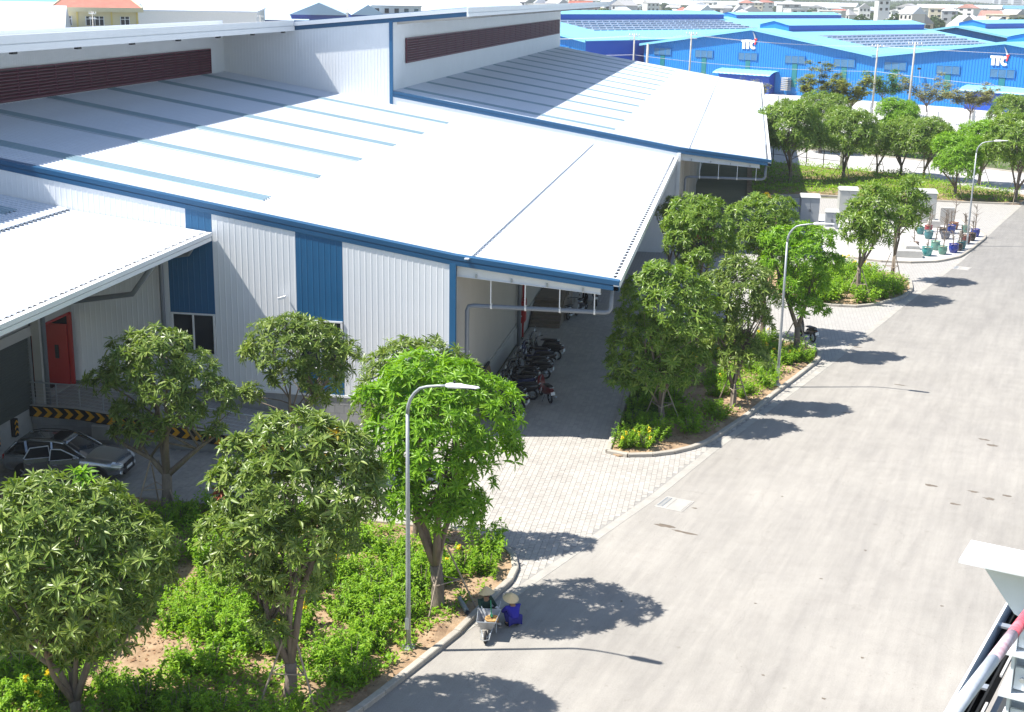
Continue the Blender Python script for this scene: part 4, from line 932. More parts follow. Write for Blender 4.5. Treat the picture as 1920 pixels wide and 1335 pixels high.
# grass on the shady side of the middle island
def grass(poly, n, seed, h=.16, label='', zz=.1):
    r = np.random.default_rng(seed); xs = [p[0] for p in poly]; ys = [p[1] for p in poly]
    P = np.stack([r.uniform(min(xs), max(xs), n*3), r.uniform(min(ys), max(ys), n*3)], 1); P = P[inside(poly, P)][:n]; n = len(P)
    a = r.uniform(0,6.28,n); hh = h*r.uniform(.6,1.3,n); w = .012
    b = np.stack([P[:,0],P[:,1],np.full(n,zz)],1); s = np.stack([-np.sin(a)*w, np.cos(a)*w, 0*a],1); t = np.stack([np.cos(a)*hh*.4, np.sin(a)*hh*.4, hh],1)
    V = np.stack([b-s, b+s, b+t],1).reshape(-1,3)
    return tag(link(bpy.data.objects.new('grass', np_mesh('grass', V, np.arange(3*n).reshape(-1,3), m_grass))), label, 'grass', kind='stuff')
grass([(-4.5,54.6),(-3.4,54.6),(-2.6,60),(-1.6,68),(-3,74),(-4.5,75)], 30000, 5, .2, 'short grass on the shady edge of the middle island')
# ---------------------------------------------------------------- feathery trees before the blue factory
def feather(label, x, y, h, w, seed, mat, dens=1.0, base=2.0):
    r = random.Random(seed); t = thing('feathery_tree', label, 'tree', (x, y, 0), 0, 'feathery trees before the blue factory', local=True)
    g = MB(); V = []; F = []; top = Vector((r.uniform(-.3,.3), r.uniform(-.3,.3), h*.45)); g.tube([(0,0,-.1), (.1,.05,h*.25), top], [.14,.11,.08], 7)
    for i in range(11):
        a = i*2.4+r.uniform(-.3,.3); L_ = w*.5*r.uniform(.55,1.0); zz = h*r.uniform(.55,1.0)
        e = Vector((L_*math.cos(a), L_*math.sin(a), zz)); s = top.lerp(Vector((0,0,h*.3)), r.random()*.6); mid = s.lerp(e, .5)+Vector((0,0,.25))
        g.tube([s, mid, e], [.05,.035,.012], 5)
        for k in range(4):
            q = s.lerp(e, .5+.16*k)+Vector((0,0,.12)); b = r.uniform(0,6.28); e2 = q+Vector((math.cos(b), math.sin(b), r.uniform(0,.4)))*r.uniform(.4,.9)
            g.tube([q, e2], [.016,.006], 4)
            for _ in range(int(130*dens)):
                c = q.lerp(e2, r.random()*1.15)+Vector((r.gauss(0,.34), r.gauss(0,.34), r.gauss(0,.16))); L2 = r.uniform(.2,.42); az = r.uniform(0,6.28); ww = L2*.4
                d = Vector((math.cos(az), math.sin(az), r.uniform(-.5,.3)))*L2; sd = Vector((-math.sin(az), math.cos(az), 0))*ww; n0 = len(V)
                V += [tuple(c), tuple(c+d*.5+sd), tuple(c+d), tuple(c+d*.5-sd)]; F.append((n0,n0+1,n0+2,n0+3))
    g.obj('trunk', m_trunk, t, True); o = link(bpy.data.objects.new('crown', np_mesh('crown', np.array(V), np.array(F), mat)), t); o['kind'] = 'stuff'
m_aut2 = leaf_mat('pale dry feathery leaf', (.22,.24,.09), (.30,.28,.13), (.24,.28,.08), .6, .25, .3)
feather('yellow green feathery tree left of the two power poles', 9.9, 204.7, 8.9, 7.2, 1, m_autumn, 1.2)
feather('wide yellow feathery tree just left of the first power pole', 14.6, 202, 7.6, 8.0, 2, m_autumn, 1.4)
feather('dark green feathery tree between the two power poles', 21.4, 226, 7.0, 7.0, 3, m_shrubD, 1.0)
feather('half bare feathery tree right of the second power pole', 26.3, 210, 7.4, 9.0, 4, m_aut2, .8)
feather('sparse feathery tree with forked trunk by the white fence', 30.9, 199.8, 6.9, 7.0, 5, m_aut2, .9)
feather('bushy yellow tree behind the far warehouse roof', -9.5, 215, 6.9, 6.5, 6, m_autumn, 1.4)
feather('bare twiggy tree behind the roof corner', 1.6, 222, 5.4, 4.4, 7, m_aut2, .25)
# ================================================================ street furniture, vehicles, people
def loft(g, secs, m=0, cap=True):
    n = len(secs[0]); b = g.n; v = [p for s in secs for p in s]; k = len(secs)
    f = [(i*n+j, i*n+(j+1) % n, (i+1)*n+(j+1) % n, (i+1)*n+j) for i in range(k-1) for j in range(n)]
    if cap: f += [tuple(range(n))[::-1], tuple((k-1)*n+j for j in range(n))]
    g.add(v, f, m); return g
def ring(x, w, z0, z1, n=12, p=2.6, yc=0):
    out = []
    for j in range(n):
        t = 2*math.pi*(j+.5)/n; c, s = math.cos(t), math.sin(t)
        out.append((x, yc+w*math.copysign(abs(c)**(2/p), c), (z0+z1)/2+(z1-z0)/2*math.copysign(abs(s)**(2/p), s)))
    return out
# ---------------------------------------------------------------- street lamps
def lamp(label, x, y, ad):
    t = thing('street_lamp', label, 'street lamp', (x, y, 0), math.atan2(ad[1], ad[0]), 'street lamps along the road', local=True)
    MB().tube([(0,0,.1),(0,0,2.2),(0,0,4.6),(0,0,7.1)], [.075,.068,.058,.047], 12).obj('pole', m_galv, t, True)
    a = [(0,0,7.1),(.02,0,7.3),(.09,0,7.52),(.22,0,7.71),(.38,0,7.86),(.6,0,7.94),(.9,0,8.0),(1.22,0,8.05)]
    MB().tube(a, [.052,.05,.047,.044,.041,.038,.035,.032], 10).obj('arm', m_galv, t, True)
    b = MB(); b.disc((0,0,.12),(0,0,1),.2,.03,16); b.disc((0,0,.16),(0,0,1),.11,.08,14)
    for k in range(4): b.disc((.15*math.cos(k*1.57+.78),.15*math.sin(k*1.57+.78),.15),(0,0,1),.018,.06,6)
    b.obj('base_plate', m_steel, t)
    MB().box(-.06,.06,-.09,-.075,.7,1.05).obj('hatch', m_steel, t)
    h = MB(); loft(h, [ring(1.17,.05,8.0,8.1),ring(1.27,.11,7.99,8.13),ring(1.57,.13,8.02,8.15),ring(1.67,.12,8.05,8.13),ring(2.08,.10,8.09,8.13),ring(2.15,.03,8.1,8.12)])
    hd = h.obj('lamp_head', m_white, t, True)
    MB().box(1.62,2.05,-.085,.085,8.055,8.085).obj('lens', m_glass, hd)
    MB().lathe([(.03,8.14),(.03,8.2),(.0,8.21)],8,(1.42,0,0)).obj('photocell', m_dark, hd)
lamp('nearest tall grey street lamp on the kerb in front of the bright tree', -8.57, 34.0, (2.15,-.55))
lamp('second street lamp on the middle island kerb', 2.26, 63.75, (2.15,-.55))
lamp('farthest street lamp among the potted plants', 17.2, 106.2, (2.15,-.4))
# ---------------------------------------------------------------- people
def skinned(name, J, E_, mat, parent, sub=2):
    me = bpy.data.meshes.new(name); names = list(J); me.from_pydata([J[k][0] for k in names], [(names.index(a), names.index(b)) for a, b in E_], [])
    me.materials.append(mat); o = bpy.data.objects.new(name, me); link(o, parent)
    sl = me.skin_vertices.new(name='') if hasattr(me.skin_vertices, 'new') else None
    md = o.modifiers.new('skin', 'SKIN'); md.use_smooth_shade = True
    if not me.skin_vertices: raise RuntimeError('skin layer')
    for i, k in enumerate(names):
        r_ = J[k][1]; me.skin_vertices[0].data[i].radius = r_ if isinstance(r_, tuple) else (r_, r_)
        me.skin_vertices[0].data[i].use_root = (i == 0)
    s = o.modifiers.new('sub', 'SUBSURF'); s.levels = s.render_levels = sub
    return o
m_skin = M('skin', (.36,.20,.12), .55)
m_straw = M('palm leaf hat', (.74,.58,.34), .75, var=.12, scale=25, stretch=(1,1,6))
def hand(parent, p, d, mat):
    """palm with four fingers and a thumb, d = pointing direction"""
    p, d = Vector(p), Vector(d).normalized(); a = d.cross(Vector((0,0,1))).normalized(); n = a.cross(d); g = MB()
    g.tube([p-d*.03, p+d*.02, p+d*.075], [.024,.036,.034], 8)
    for i in range(4):
        s = p+d*.07+a*(i-1.5)*.019; L_ = (.055,.066,.062,.048)[i]
        g.tube([s, s+d*L_*.55-n*.004, s+d*L_*.9-n*.022], [.0095,.009,.007], 6)
    s = p+d*.02+a*.036; g.tube([s, s+a*.022+d*.025, s+a*.024+d*.055-n*.012], [.011,.010,.008], 6)
    return g.obj('hand', mat, parent, True)
def person(label, loc, rz, J, hat, jm, tm, glove, shoe):
    t = thing('person', label, 'person', loc, rz, local=True)
    E_ = [('pel','waist'),('waist','chest'),('chest','neck'),('neck','head'),('head','crown')]
    for s in 'LR':
        E_ += [('pel','hip'+s),('hip'+s,'kn'+s),('kn'+s,'an'+s),('an'+s,'toe'+s),('chest','sh'+s),('sh'+s,'el'+s),('el'+s,'wr'+s)]
    body = skinned('body', {k: (p, r_*(.72 if k in ('pel','waist','chest','shL','shR','hipL','hipR') else .9)) for k, (p, r_) in J.items()}, E_, m_skin, t)
    up = {k: (J[k][0], J[k][1]*1.25) for k in J if k[:2] in ('pe','wa','ch','sh','el','wr')}
    skinned('jacket', up, [e for e in E_ if e[0] in up and e[1] in up], jm, t)
    lo = {k: (J[k][0], J[k][1]*1.15) for k in J if k[:2] in ('pe','hi','kn','an')}
    skinned('trousers', lo, [e for e in E_ if e[0] in lo and e[1] in lo], tm, t)
    for s in 'LR':
        w, e = Vector(J['wr'+s][0]), Vector(J['el'+s][0]); hand(t, w+(w-e).normalized()*.03, w-e, glove)
        a, b = Vector(J['an'+s][0]), Vector(J['toe'+s][0]); g = MB(); z = .0
        d = (b-a); d.z = 0; d.normalize(); c = Vector((a.x, a.y, .045))
        g.tube([c-d*.07, c+d*.0, c+d*.1, c+d*.18], [.035,.045,.046,.028], 8); g.obj('shoe', shoe, t, True)
    hx = Vector(J['head'][0]); g = MB()
    for y in (-.035,.035): g.disc((hx.x+.098,y,hx.z+.01),(1,0,0),.012,.01,8)
    g.obj('eyes', m_dark, t); MB().tube([(hx.x+.09,0,hx.z+.01),(hx.x+.122,0,hx.z-.025),(hx.x+.1,0,hx.z-.035)],[.008,.016,.012],6).obj('nose', m_skin, t, True)
    MB().box(hx.x+.09,hx.x+.1,-.026,.026,hx.z-.068,hx.z-.058).obj('mouth', M('lips',(.3,.08,.07),.5), t)
    for y in (-.1,.1): MB().disc((hx.x,y,hx.z-.01),(0,1,0),.03,.02,8).obj('ear', m_skin, t)
    hr = MB(); hr.lathe([(.0,.11),(.06,.1),(.1,.06),(.112,0),(.105,-.06)],14,(hx.x-.02,0,hx.z)); hr.obj('hair', m_black, t, True)
    h = MB(); h.lathe([(.24,0),(.228,.006),(.13,.105),(.05,.178),(.0,.20),],24); h.lathe([(.24,0),(.215,.0),(.1,.085),(.0,.16)],24)
    ho = h.obj('conical_hat', m_straw, t, False); ho.location = (hx.x+hat[0], hat[1], hx.z+.035); ho.rotation_euler = (hat[2], hat[3], 0)
    bnd = MB(); bnd.tube([(.242*math.cos(k*.2618),.242*math.sin(k*.2618),0) for k in range(25)], .004, 5); bnd.obj('hat_rim', m_straw, ho)
    return t
JS = dict(pel=((0,0,.26),.13), waist=((.03,0,.42),.125), chest=((.07,0,.62),.135), neck=((.09,0,.76),.055), head=((.12,0,.88),.10), crown=((.11,0,.97),.08))
JQ = dict(pel=((0,0,.22),.14), waist=((.08,0,.36),.13), chest=((.18,0,.54),.14), neck=((.25,0,.66),.055), head=((.31,0,.76),.10), crown=((.30,0,.85),.08))
for s, y in (('L',1),('R',-1)):
    JS.update({'hip'+s: ((.1,y*.1,.27),.095), 'kn'+s: ((.42,y*.14,.50),.065), 'an'+s: ((.46,y*.13,.10),.043), 'toe'+s: ((.60,y*.14,.05),.04), 'sh'+s: ((.05,y*.19,.68),.062), 'el'+s: ((.2,y*.25,.48),.047), 'wr'+s: ((.40,y*.16,.52),.033)})
    JQ.update({'hip'+s: ((.06,y*.1,.22),.10), 'kn'+s: ((.36,y*.17,.42),.068), 'an'+s: ((.14,y*.16,.10),.045), 'toe'+s: ((.28,y*.17,.05),.04), 'sh'+s: ((.18,y*.19,.58),.062), 'el'+s: ((.38,y*.22,.38),.047), 'wr'+s: ((.60,y*.12,.26),.033)})
m_shoe = M('white shoe', (.6,.6,.6), .6); m_glove = M('white glove', (.75,.75,.75), .8)
person('person in dark green jacket and conical hat sitting on the kerb behind the wheelbarrow', (-6.83,36.35,.03), rad(-42), JS, (0,0,.05,-.12), M('dark green jacket',(.012,.05,.035),.8), M('black trousers',(.012,.012,.016),.8), m_glove, m_shoe)
person('person in bright blue jacket and conical hat squatting on the road with back turned', (-5.85,36.1,.0), rad(125), JQ, (.0,0,.0,-.3), M('bright blue jacket',(.022,.02,.33),.75), M('blue trousers',(.02,.022,.22),.75), m_glove, m_tyre)
# ---------------------------------------------------------------- wheelbarrow and its load
wb = thing('wheelbarrow', 'grey steel wheelbarrow parked at the kerb between two workers', 'wheelbarrow', (-6.52,35.1,0), rad(-86), local=True)
m_tray = M('worn grey tray', (.40,.40,.40), .5, .3, var=.15, scale=9)
g = MB(); to = [(.12,-.27),(.12,.27),(-.78,.34),(-.78,-.34)]; bo = [(-.02,-.16),(-.02,.16),(-.6,.2),(-.6,-.2)]
v = [(x,y,.62) for x, y in to]+[(x,y,.32) for x, y in bo]+[(x*.99-.004,y*.97,.615) for x, y in to]+[(x,y*.95,.335) for x, y in bo]
g.add(v, [(0,1,5,4),(1,2,6,5),(2,3,7,6),(3,0,4,7),(4,5,6,7),(8,12,13,9),(9,13,14,10),(10,14,15,11),(11,15,12,8),(12,15,14,13)]); g.obj('tray', m_tray, wb)
MB().tube([(x,y,.62) for x, y in to+to[:1]], .013, 6).obj('rim', m_steel, wb)
for y in (-1, 1):
    MB().tube([(.24,y*.06,.2),(-.02,y*.15,.3),(-.6,y*.22,.33),(-1.25,y*.27,.66)], .016, 7).obj('handle', m_steel, wb)
    MB().tube([(-.3,y*.2,.31),(-.45,y*.24,.02),(-.62,y*.22,.31)], .014, 6).obj('leg', m_steel, wb)
MB().tube([(-.02,-.14,.3),(.36,-.12,.2),(.42,0,.19),(.36,.12,.2),(-.02,.14,.3)], .014, 6).obj('nose_guard', m_steel, wb)
MB().tube([(.19,.0,.19+.0),(.19,.0,.19)], .01, 4)
wh = MB(); wh.tube([(.2+.15*math.cos(k*.3927),0,.19+.15*math.sin(k*.3927)) for k in range(17)], .042, 8, cap=False); wo_ = wh.obj('wheel', m_tyre, wb, True)
MB().disc((.2,0,.19),(0,1,0),.115,.05,14).obj('hub', m_white, wo_)
br = thing('broom', 'green handled broom head lying in the wheelbarrow', 'broom', (-6.5,35.4,.4))
MB().tube([(-6.46,35.55,.55),(-6.56,35.95,.86)], .016, 7).obj('handle', M('green plastic', (.02,.30,.13), .45), br); MB().tube([(-6.46,35.6,.5),(-6.45,35.5,.6)],[.03,.05],7).obj('socket', M('green plastic socket', (.02,.28,.12), .45), br)
bg_ = thing('straw_basket', 'brown woven basket lying on its side in the wheelbarrow', 'basket', (-6.42,35.42,.5), rad(25), local=True)
MB().lathe([(.0,-.05),(.17,-.03),(.21,.04),(.2,.07),(.16,.02),(.0,.0)],18).obj('bowl', M('woven straw', (.42,.25,.09), .8, var=.25, scale=30), bg_, True)
so = thing('hoe', 'grey metal rod of a hoe sticking out of the wheelbarrow', 'tool', (-6.62,35.5,.4))
MB().tube([(-6.5,35.35,.42),(-6.80,35.75,.74)], .014, 6).obj('handle', m_steel, so); MB().box(-6.55,-6.44,35.27,35.35,.40,.42).obj('blade', m_steel, so)
pi = thing('pipe_offcut', 'grey plastic pipe offcut lying on the soil beside the kerb', 'pipe', (-7.55,36.8,.2))
g = MB(); d = Vector((.42,-.84,-.04)); p0 = Vector((-7.76,37.2,.24))
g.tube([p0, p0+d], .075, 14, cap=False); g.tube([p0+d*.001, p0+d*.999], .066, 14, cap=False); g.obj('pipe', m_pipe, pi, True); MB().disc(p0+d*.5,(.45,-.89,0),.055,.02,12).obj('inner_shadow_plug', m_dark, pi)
# ---------------------------------------------------------------- silver car
m_car = M('silver car paint', (.30,.32,.345), .22, .75, coat=.7)
m_trim = M('black car trim', (.015,.015,.017), .5)
m_inner = M('pale interior trim', (.62,.66,.72), .6)
m_light = M('headlamp glass', (.75,.78,.8), .1, .3)
car = thing('car', 'silver estate car with both near side doors open, parked by the ramp', 'car', (-24.75,45.35,0), rad(4), local=True)
def cring(x, w, zb, zt, crown):
    return [(x,-w*.86,zb),(x,-w,zb+.14),(x,-w*1.0,zb+(zt-zb)*.55),(x,-w*.955,zt-.05),(x,-w*.85,zt),(x,-w*.4,zt+crown),(x,w*.4,zt+crown),(x,w*.85,zt),(x,w*.955,zt-.05),(x,w*1.0,zb+(zt-zb)*.55),(x,w,zb+.14),(x,w*.86,zb)]
g = MB(); loft(g, [cring(2.34,.60,.36,.66,.02),cring(2.26,.78,.27,.76,.03),cring(2.0,.88,.24,.86,.04),cring(1.6,.93,.23,.93,.045),cring(1.0,.945,.22,.99,.04),cring(.85,.945,.22,1.0,.03),cring(-.2,.95,.22,1.02,.0),cring(-1.4,.95,.22,1.05,.0),cring(-1.95,.93,.25,1.05,.0),cring(-2.25,.85,.3,1.0,.02),cring(-2.34,.7,.38,.9,.01)])
bo_ = g.obj('body', m_car, car, True); sb = bo_.modifiers.new('s','SUBSURF'); sb.levels = sb.render_levels = 2
def gring(x, wb_, wt, zb, zt):
    return [(x,-wb_,zb),(x,-(wb_*.45+wt*.55),zb+(zt-zb)*.6),(x,-wt,zt-.06),(x,-wt*.75,zt),(x,wt*.75,zt),(x,wt,zt-.06),(x,(wb_*.45+wt*.55),zb+(zt-zb)*.6),(x,wb_,zb)]
g = MB(); loft(g, [gring(.98,.78,.76,.96,1.0),gring(.6,.82,.72,.98,1.22),gring(.12,.86,.66,.98,1.50),gring(-.3,.87,.65,1.0,1.56),gring(-1.2,.87,.64,1.0,1.56),gring(-1.75,.84,.62,1.0,1.47),gring(-2.15,.78,.6,1.0,1.16),gring(-2.24,.74,.6,.98,1.02)])
gh = g.obj('cabin', m_glass, car, True)
g = MB(); loft(g, [[(x,-w,z-.05),(x,-w*.6,z+.012),(x,w*.6,z+.012),(x,w,z-.05),(x,w*.9,z-.1),(x,-w*.9,z-.1)] for x, w, z in ((.2,.68,1.475),(.0,.685,1.535),(-.3,.68,1.57),(-1.2,.67,1.57),(-1.72,.65,1.49),(-1.8,.64,1.44))])
ro = g.obj('roof', m_car, car, True); MB().box(-.5,.02,-.5,.5,1.545,1.59).obj('sunroof', m_glass, ro)
for y in (-.6,.6): MB().tube([(.0,y,1.55),(-.4,y,1.61),(-1.2,y,1.61),(-1.65,y,1.52)], .018, 6).obj('roof_rail', m_trim, ro)
for s in (-1, 1):
    MB().tube([(.98,s*.80,1.0),(.55,s*.76,1.26),(.12,s*.69,1.5)], .035, 7).obj('front_pillar', m_car, car, True)
    MB().bar((-.28,s*.885,1.0),(-.36,s*.69,1.52),.07,.05).obj('centre_pillar', m_car, car)
    MB().bar((-1.25,s*.885,1.0),(-1.4,s*.68,1.5),.09,.05).obj('rear_pillar', m_car, car)
    MB().tube([(-1.75,s*.66,1.45),(-2.15,s*.80,1.05)], .05, 7).obj('tail_pillar', m_car, car, True)
    hl = MB(); loft(hl, [[(2.0,s*.72,.70),(2.0,s*.90,.72),(2.0,s*.89,.82),(2.0,s*.72,.86)],[(2.22,s*.55,.64),(2.22,s*.80,.66),(2.22,s*.78,.74),(2.22,s*.55,.77)],[(2.33,s*.5,.63),(2.32,s*.7,.64),(2.31,s*.69,.71),(2.33,s*.5,.73)]]); hl.obj('headlight', m_light, car)
    MB().disc((2.29,s*.66,.43),(1,0,0),.075,.05,12).obj('fog_lamp', m_light, car)
    MB().box(-2.31,-2.2,s*.62-.13,s*.62+.13,.78,.95).obj('tail_light', m_red, car)
MB().box(2.25,2.36,-.45,.45,.52,.70).obj('grille', m_trim, car); MB().box(2.27,2.37,-.5,.5,.32,.44).obj('air_intake', m_trim, car)
MB().box(2.355,2.375,-.26,.26,.45,.55).obj('number_plate', m_white, car)
wm = MB(); wm.tube([(.255*math.cos(k*.2618),0,.255*math.sin(k*.2618)) for k in range(25)], [.09]*25, 8, cap=False); wm = wm.mesh('wheel', m_tyre, True)
rmn = MB(); rmn.disc((0,0,0),(0,1,0),.06,.2,10)
for k in range(5): a = k*1.2566; rmn.bar((0,0,0),(.2*math.cos(a),0,.2*math.sin(a)),.14,.05)
rmn.tube([(.205*math.cos(k*.2618),0,.205*math.sin(k*.2618)) for k in range(25)], .03, 6, cap=False); rmn = rmn.mesh('rim', m_steel)
am = MB(); am.tube([(.385*math.cos(k*.2618),0,.385*math.sin(k*.2618)) for k in range(-1,14)], .035, 6); am = am.mesh('wheel_arch', m_trim)
for x in (1.42, -1.38):
    for s in (-1, 1):
        w_ = inst('wheel', wm, car, (x, s*.86, .335)); inst('rim', rmn, w_, (0, s*.03, 0)); inst('wheel_arch', am, car, (x, s*.925, .335)); 
        MB().disc((x,s*.90,.345),(0,1,0),.37,.09,20).obj('wheel_housing', m_trim, car)
# doors swung open on the camera side (-y)
def car_door(x0, L_, ang, front):
    hx, hy = x0, -.93; c, s = math.cos(ang), math.sin(ang)
    def P(a, z, o=0): return (hx-a*c-o*s*0, hy-a*s-o, z)
    g = MB(); zs = [(.28,0),(.55,.03),(.85,.02),(1.0,0)]
    secs = [[P(0,z,o) for z, o in zs]+[P(0,z,o-.07) for z, o in zs[::-1]], [P(L_,z,o) for z, o in zs]+[P(L_,z,o-.07) for z, o in zs[::-1]]]
    loft(g, secs); d = g.obj('door', m_car, car)
    g = MB(); g.add([P(.03,1.003,.0),P(L_-.03,1.003,.0),P(L_-.03,1.003,-.07),P(.03,1.003,-.07),P(.03,1.025,-.0),P(L_-.03,1.025,-.0),P(L_-.03,1.025,-.07),P(.03,1.025,-.07)],[(0,1,2,3),(4,7,6,5),(0,4,5,1),(2,6,7,3),(0,3,7,4),(1,5,6,2)]); g.obj('sill_trim', m_inner, d)
    arc = [P(0,1.02),P(.3,1.22),P(.62,1.42),P(L_-.08,1.46),P(L_,1.02)] if front else [P(.0,1.02),P(.05,1.46),P(L_-.25,1.44),P(L_,1.05)]
    MB().tube(arc, .022, 6).obj('window_frame', m_inner, d)
    g = MB(); n_ = len(arc); g.add([tuple(Vector(p)) for p in arc]+[tuple(Vector(p)+Vector((0,.012,0))) for p in arc], [tuple(range(n_)), tuple(range(2*n_-1,n_-1,-1))]); g.obj('pane', m_glass, d)
    q = P(L_*.8,.82,.035); MB().box(q[0]-.09,q[0]+.09,q[1]-.03,q[1],q[2]-.02,q[2]+.02).obj('handle', m_chrome, d)
    if front:
        q = P(.12,1.06,.1); g = MB(); loft(g, [ring(q[0]-.05,.1,q[2]-.05,q[2]+.08,10,2.4,q[1]),ring(q[0]+.06,.08,q[2]-.04,q[2]+.06,10,2.4,q[1])]); g.obj('wing_mirror', m_car, d, True)
car_door(.78, 1.05, rad(24), True); car_door(-.33, .95, rad(28), False)
MB().box(-1.2,.72,-.965,-.94,.32,.98).obj('door_opening', m_trim, car); MB().box(-.2,.5,-.6,-.1,.5,.85).obj('front_seat', m_trim, car)
# ---------------------------------------------------------------- scooters
m_tail = M('dark red lens', (.10,.005,.006), .3)
def scooter_proto(body_m, accent):
    t = thing('scooter', 'x', 'scooter', (0,0,0), local=True)
    tw = MB(); tw.tube([(.215*math.cos(k*.3142),0,.215*math.sin(k*.3142)) for k in range(21)], .045, 8, cap=False)
    for x in (.62, -.60):
        w = tw.obj('wheel', m_tyre, t, True); w.location = (x,0,.26)
        q = MB(); q.disc((0,0,0),(0,1,0),.05,.12,10)
        for k in range(5): a = k*1.2566; q.bar((0,0,0),(.18*math.cos(a),0,.18*math.sin(a)),.03,.03)
        q.obj('rim', m_steel, w)
    g = MB(); loft(g, [ring(.42,.07,.28,.36),ring(.2,.12,.27,.37),ring(-.05,.13,.27,.40),ring(-.2,.14,.30,.66),ring(-.5,.15,.38,.74),ring(-.8,.11,.52,.76),ring(-.95,.04,.62,.74)])
    g.obj('rear_body', body_m, t, True)
    g = MB(); loft(g, [ring(.40,.12,.26,.40),ring(.46,.19,.40,.62),ring(.50,.17,.62,.86),ring(.46,.12,.86,.98),ring(.40,.05,.98,1.02)]); g.obj('front_shield', accent, t, True)
    g = MB(); loft(g, [ring(-.02,.10,.70,.74),ring(-.2,.13,.70,.79),ring(-.55,.13,.72,.81),ring(-.82,.09,.75,.83)]); g.obj('seat', m_seat, t, True)
    g = MB(); loft(g, [ring(.86,.03,.36,.42),ring(.75,.055,.46,.52),ring(.6,.06,.49,.54),ring(.45,.05,.44,.50)]); g.obj('front_mudguard', body_m, t, True)
    MB().tube([(.62,.06,.26),(.5,.05,.7),(.42,0,1.0)], .025, 6).obj('fork', m_steel, t); MB().tube([(.62,-.06,.26),(.5,-.05,.7)], .025, 6).obj('fork', m_steel, t)
    MB().tube([(.34,-.34,1.0),(.42,-.12,1.03),(.42,.12,1.03),(.34,.34,1.0)], .016, 6).obj('handlebar', m_dark, t)
    for s in (-1, 1):
        m_ = MB(); m_.tube([(.38,s*.2,1.02),(.38,s*.3,1.18)], .007, 5); m_.disc((.37,s*.31,1.21),(1,0,.1),.05,.015,10); m_.obj('mirror', m_chrome, t)
        MB().disc((.33,s*.36,.998),(.2,1,0),.022,.1,8).obj('grip', m_tyre, t)
    MB().disc((.57,0,.82),(1,0,.25),.07,.05,12).obj('headlight', m_light, t)
    MB().box(-.97,-.93,-.06,.06,.65,.69).obj('tail_light', m_tail, t)
    p = MB().box(-1.0,-.985,-.095,.095,.47,.61).obj('number_plate', m_white, t)
    MB().tube([(-.1,-.14,.28),(-.5,-.17,.26),(-.85,-.18,.33)], [.03,.045,.05], 8).obj('exhaust', m_steel, t, True)
    MB().tube([(-.9,-.1,.78),(-.98,0,.8),(-.9,.1,.78)], .014, 6).obj('grab_rail', m_steel, t)
    MB().tube([(-.2,.1,.26),(-.25,.26,.0)], .012, 5).obj('kickstand', m_dark, t)
    return t
m_sb = M('black gloss plastic', (.014,.014,.017), .25, coat=.4); m_sw = M('white gloss plastic', (.55,.56,.58), .3, coat=.4); m_sr = M('dark red gloss plastic', (.16,.008,.012), .3, coat=.4); m_sbl = M('dark blue gloss plastic', (.012,.022,.10), .3, coat=.4); m_sg = M('silver plastic', (.30,.31,.33), .35, .4)
PR = {}
for k, (a, b) in dict(b=(m_sb,m_sb), w=(m_sb,m_sw), r=(m_sr,m_sr), u=(m_sbl,m_sbl), g=(m_sb,m_sg)).items(): PR[k] = (a, b)
SC = [('b','black scooter at the near end of the parked row'),('b','black scooter second from the near end of the row'),('g','black scooter with silver front, third from the near end'),('w','scooter with white front in the row, facing the brown board'),('w','scooter with white front just behind the dark red one'),('u','dark blue scooter beside the white fronted pair'),('b','black scooter just past the blue one in the row'),('b','black scooter at the middle of the row'),('g','black scooter with silver front past the middle of the row'),('b','black scooter tenth along the side wall'),('b','black scooter eleventh along the side wall'),('u','dark blue scooter near the hose cabinet'),('b','black scooter before the far end of the row'),('b','black scooter at the far end of the row')]
SC = [(k, -9.95+.02*i+(.28,-.12,.1,-.2)[i % 4], 55.3+i*.92, lb) for i, (k, lb) in enumerate(SC)]
first = {}
def place_scooter(k, x, y, rz, lb, grp='scooters parked along the side wall'):
    if k not in first: first[k] = scooter_proto(*PR[k]); t = first[k]
    else: t = copy_tree(first[k])
    t.location = (x, y, .01); t.scale = (1.08,1.08,1.08); t.rotation_euler = (rad(-4),0,rz); t['label'] = lb; t['group'] = grp; return t
for i, (k, x, y, lb) in enumerate(SC): place_scooter(k, x, y, rad(168+((i*37) % 31)-14), lb)
place_scooter('r', -8.35, 59.2, rad(118), 'dark red scooter parked askew in front of the row')
place_scooter('w', -9.2, 75.6, rad(75), 'scooter with white front standing beside the steps'); place_scooter('b', -8.8, 77.4, rad(80), 'black scooter behind the steps under the canopy'); place_scooter('b', -8.3, 79.6, rad(100), 'black scooter farthest back under the canopy')
place_scooter('b', 4.0, 73.6, rad(120), 'lone black scooter in the shade behind the bright island tree', 'scooter by the island')
